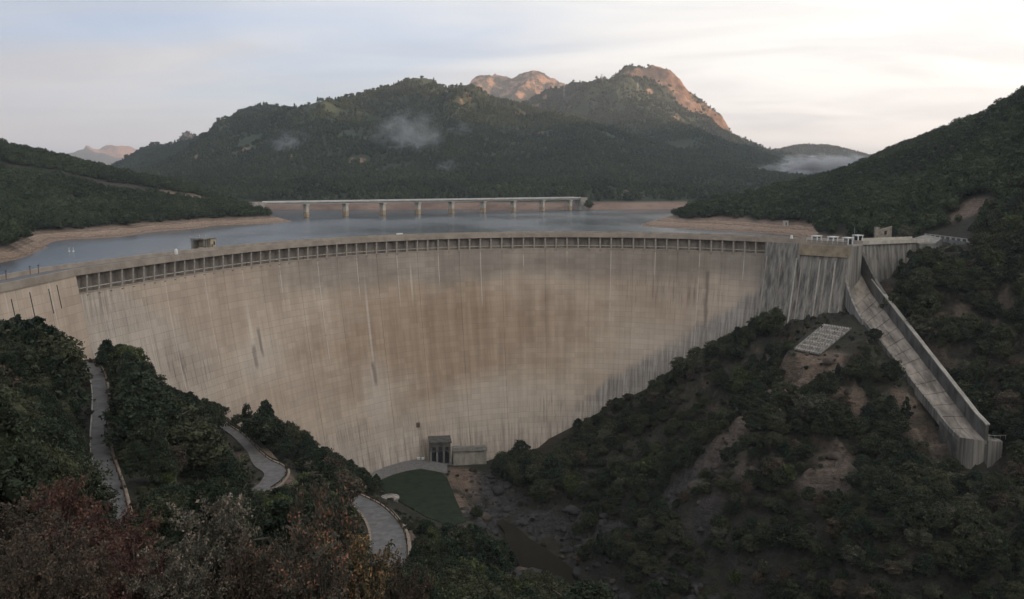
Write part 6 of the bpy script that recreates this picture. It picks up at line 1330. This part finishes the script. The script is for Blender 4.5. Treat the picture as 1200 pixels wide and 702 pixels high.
# broken rock strewn over the gorge and the rock ribs
def shard(seed, mat):
    rg = np.random.default_rng(seed); V = IV1.copy()
    for k in range(7):                       # planes that cut the lump into faces
        nrm = rg.normal(size=3); nrm /= np.linalg.norm(nrm); d = rg.uniform(0.45, 0.8); t_ = V @ nrm; V = V - np.clip(t_ - d, 0, None)[:, None] * nrm
    return tris_mesh('shard', V * (1.25, 0.9, 0.75), IF1, mat)
ROCK_B = simple_mat('ochre_rock', (0.078, 0.063, 0.051), var=0.5, scale=0.9, bump=0.9)
SH = [shard(80, ROCK_D), shard(81, ROCK_D), shard(82, ROCK_D), shard(83, ROCK_B), shard(84, ROCK_B), shard(85, ROCK_B)]
qx, qy = jitter_grid(-14, 110, 175, 312, 1.7); qz = ground(qx, qy); bq = bare_amount(qx, qy, qz); gz1 = np.hypot(ground(qx + 1.2, qy) - ground(qx - 1.2, qy), ground(qx, qy + 1.2) - ground(qx, qy - 1.2)) / 2.4
k = free_ground(qx, qy, -3.5) & (poly_dist(qx, qy, PAD) > 1.0) & (seg_dist(qx, qy, RIVER)[0] > 3.0) & (seg_dist(qx, qy, CH_AX)[0] > 5.5) & (rng.random(len(qx)) < 0.0 + 0.10 * bq * (qz > -76) + 0.42 * (qz < -77))
qx, qy, qz = qx[k], qy[k], qz[k]; sl_ = (qz < -66) & (rng.random(len(qx)) < 0.85)
sz_ = np.clip(rng.lognormal(-0.05, 0.5, len(qx)), 0.35, 3.2)
scatter('broken_rock', SH, np.stack([qx, qy, qz - 0.15 * sz_], -1), sz_, rng.uniform(0.9, 1.5, len(qx)), np.where(sl_, rng.integers(0, 3, len(qx)), rng.integers(3, 6, len(qx))), 'broken rock strewn over the gorge sides and rock ribs', 'rock')
# dry grass and scrub on the near slope under the camera
gx_, gy_ = jitter_grid(-40, 30, 9, 75, 0.9); k = np.abs(gx_ / gy_) < 0.75; gx_, gy_ = gx_[k], gy_[k]
scatter('dry_grass', [CROWN['dry_a'], CROWN['pale_a'], CROWN['oak_a']], np.stack([gx_, gy_, ground(gx_, gy_) - 0.1], -1), rng.uniform(0.35, 1.1, len(gx_)), rng.uniform(0.8, 1.5, len(gx_)), rng.choice([0, 1, 2], len(gx_), p=[0.4, 0.2, 0.4]), 'dry grass and low scrub on the slope below the viewpoint', 'undergrowth')

# ------------------------------------------------------------------ mist and haze
def mist_mat(name, dens, col, sc=1.0, seed=0.0):
    m = bpy.data.materials.new(name); m.use_nodes = True; n, l = m.node_tree.nodes, m.node_tree.links; n.clear()
    out = n.new('ShaderNodeOutputMaterial'); v = n.new('ShaderNodeVolumePrincipled'); l.new(v.outputs[0], out.inputs['Volume'])
    tc = n.new('ShaderNodeTexCoord'); ln = n.new('ShaderNodeVectorMath'); ln.operation = 'LENGTH'; l.new(tc.outputs['Object'], ln.inputs[0])
    mp = n.new('ShaderNodeMapping'); mp.inputs['Location'].default_value = (seed, seed * 1.7, seed * 0.3); l.new(tc.outputs['Object'], mp.inputs[0])
    t = N(n, 'ShaderNodeTexNoise', Scale=1.9 * sc, Detail=5.0, Roughness=0.62, Distortion=1.2); l.new(mp.outputs[0], t.inputs['Vector'])
    d = mathn(n, l, 'ADD', ln.outputs['Value'], mathn(n, l, 'MULTIPLY', mathn(n, l, 'SUBTRACT', t.outputs[0], 0.5), 3.4))
    l.new(mathn(n, l, 'MULTIPLY', maprange(n, l, d, -0.15, 0.75, 1.0, 0.0), mathn(n, l, 'MULTIPLY', maprange(n, l, ln.outputs['Value'], 0.6, 0.98, 1.0, 0.0), dens)), v.inputs['Density'])
    v.inputs['Color'].default_value = (*col, 1); v.inputs['Anisotropy'].default_value = 0.2; return m
for k, (px, py, Y, rx, ry, rz, dens, lab) in enumerate(((480, 160, 1420, 62, 45, 42, 0.016, 'largest torn wisp of mist hanging before the wooded mountain'), (340, 168, 1450, 40, 34, 26, 0.010, 'faint wisp of mist on the left of the wooded mountain'), (523, 196, 1330, 24, 24, 16, 0.008, 'small faint puff of mist below the largest wisp'), (540, 152, 1500, 26, 26, 15, 0.007, 'faint puff of mist right of the largest wisp'),
        (968, 197, 1700, 100, 60, 32, 0.12, 'bright bank of mist lying in the valley at right'), (900, 202, 1650, 80, 60, 24, 0.006, 'thin mist trailing left from the bright mist bank'))):
    p = aty(px, py, Y); V = IV.copy(); me = tris_mesh('mist', V, IF, mist_mat('mist', dens, (0.93, 0.93, 0.95), 1.0, k * 3.3), True)
    o = link('mist', me, loc=tuple(p)); o.scale = (rx * 1.25, ry * 1.25, rz * 1.25); tag(o, lab, 'mist', kind='stuff')
hz = bpy.data.materials.new('haze'); hz.use_nodes = True; n = hz.node_tree.nodes; l = hz.node_tree.links; n.clear()
ho = n.new('ShaderNodeOutputMaterial'); hv = n.new('ShaderNodeVolumePrincipled'); l.new(hv.outputs[0], ho.inputs['Volume'])
hv.inputs['Density'].default_value = 0.000085; hv.inputs['Color'].default_value = (0.86, 0.92, 1.0, 1); hv.inputs['Anisotropy'].default_value = 0.25
o = MB().hexa([(-13600, -6600, -123), (13600, -6600, -123), (13600, 14600, -123), (-13600, 14600, -123), (-13600, -6600, 720), (13600, -6600, 720), (13600, 14600, 720), (-13600, 14600, 720)]).build('haze', hz)
tag(o, 'thin blue morning haze filling the valley', 'haze', kind='stuff')
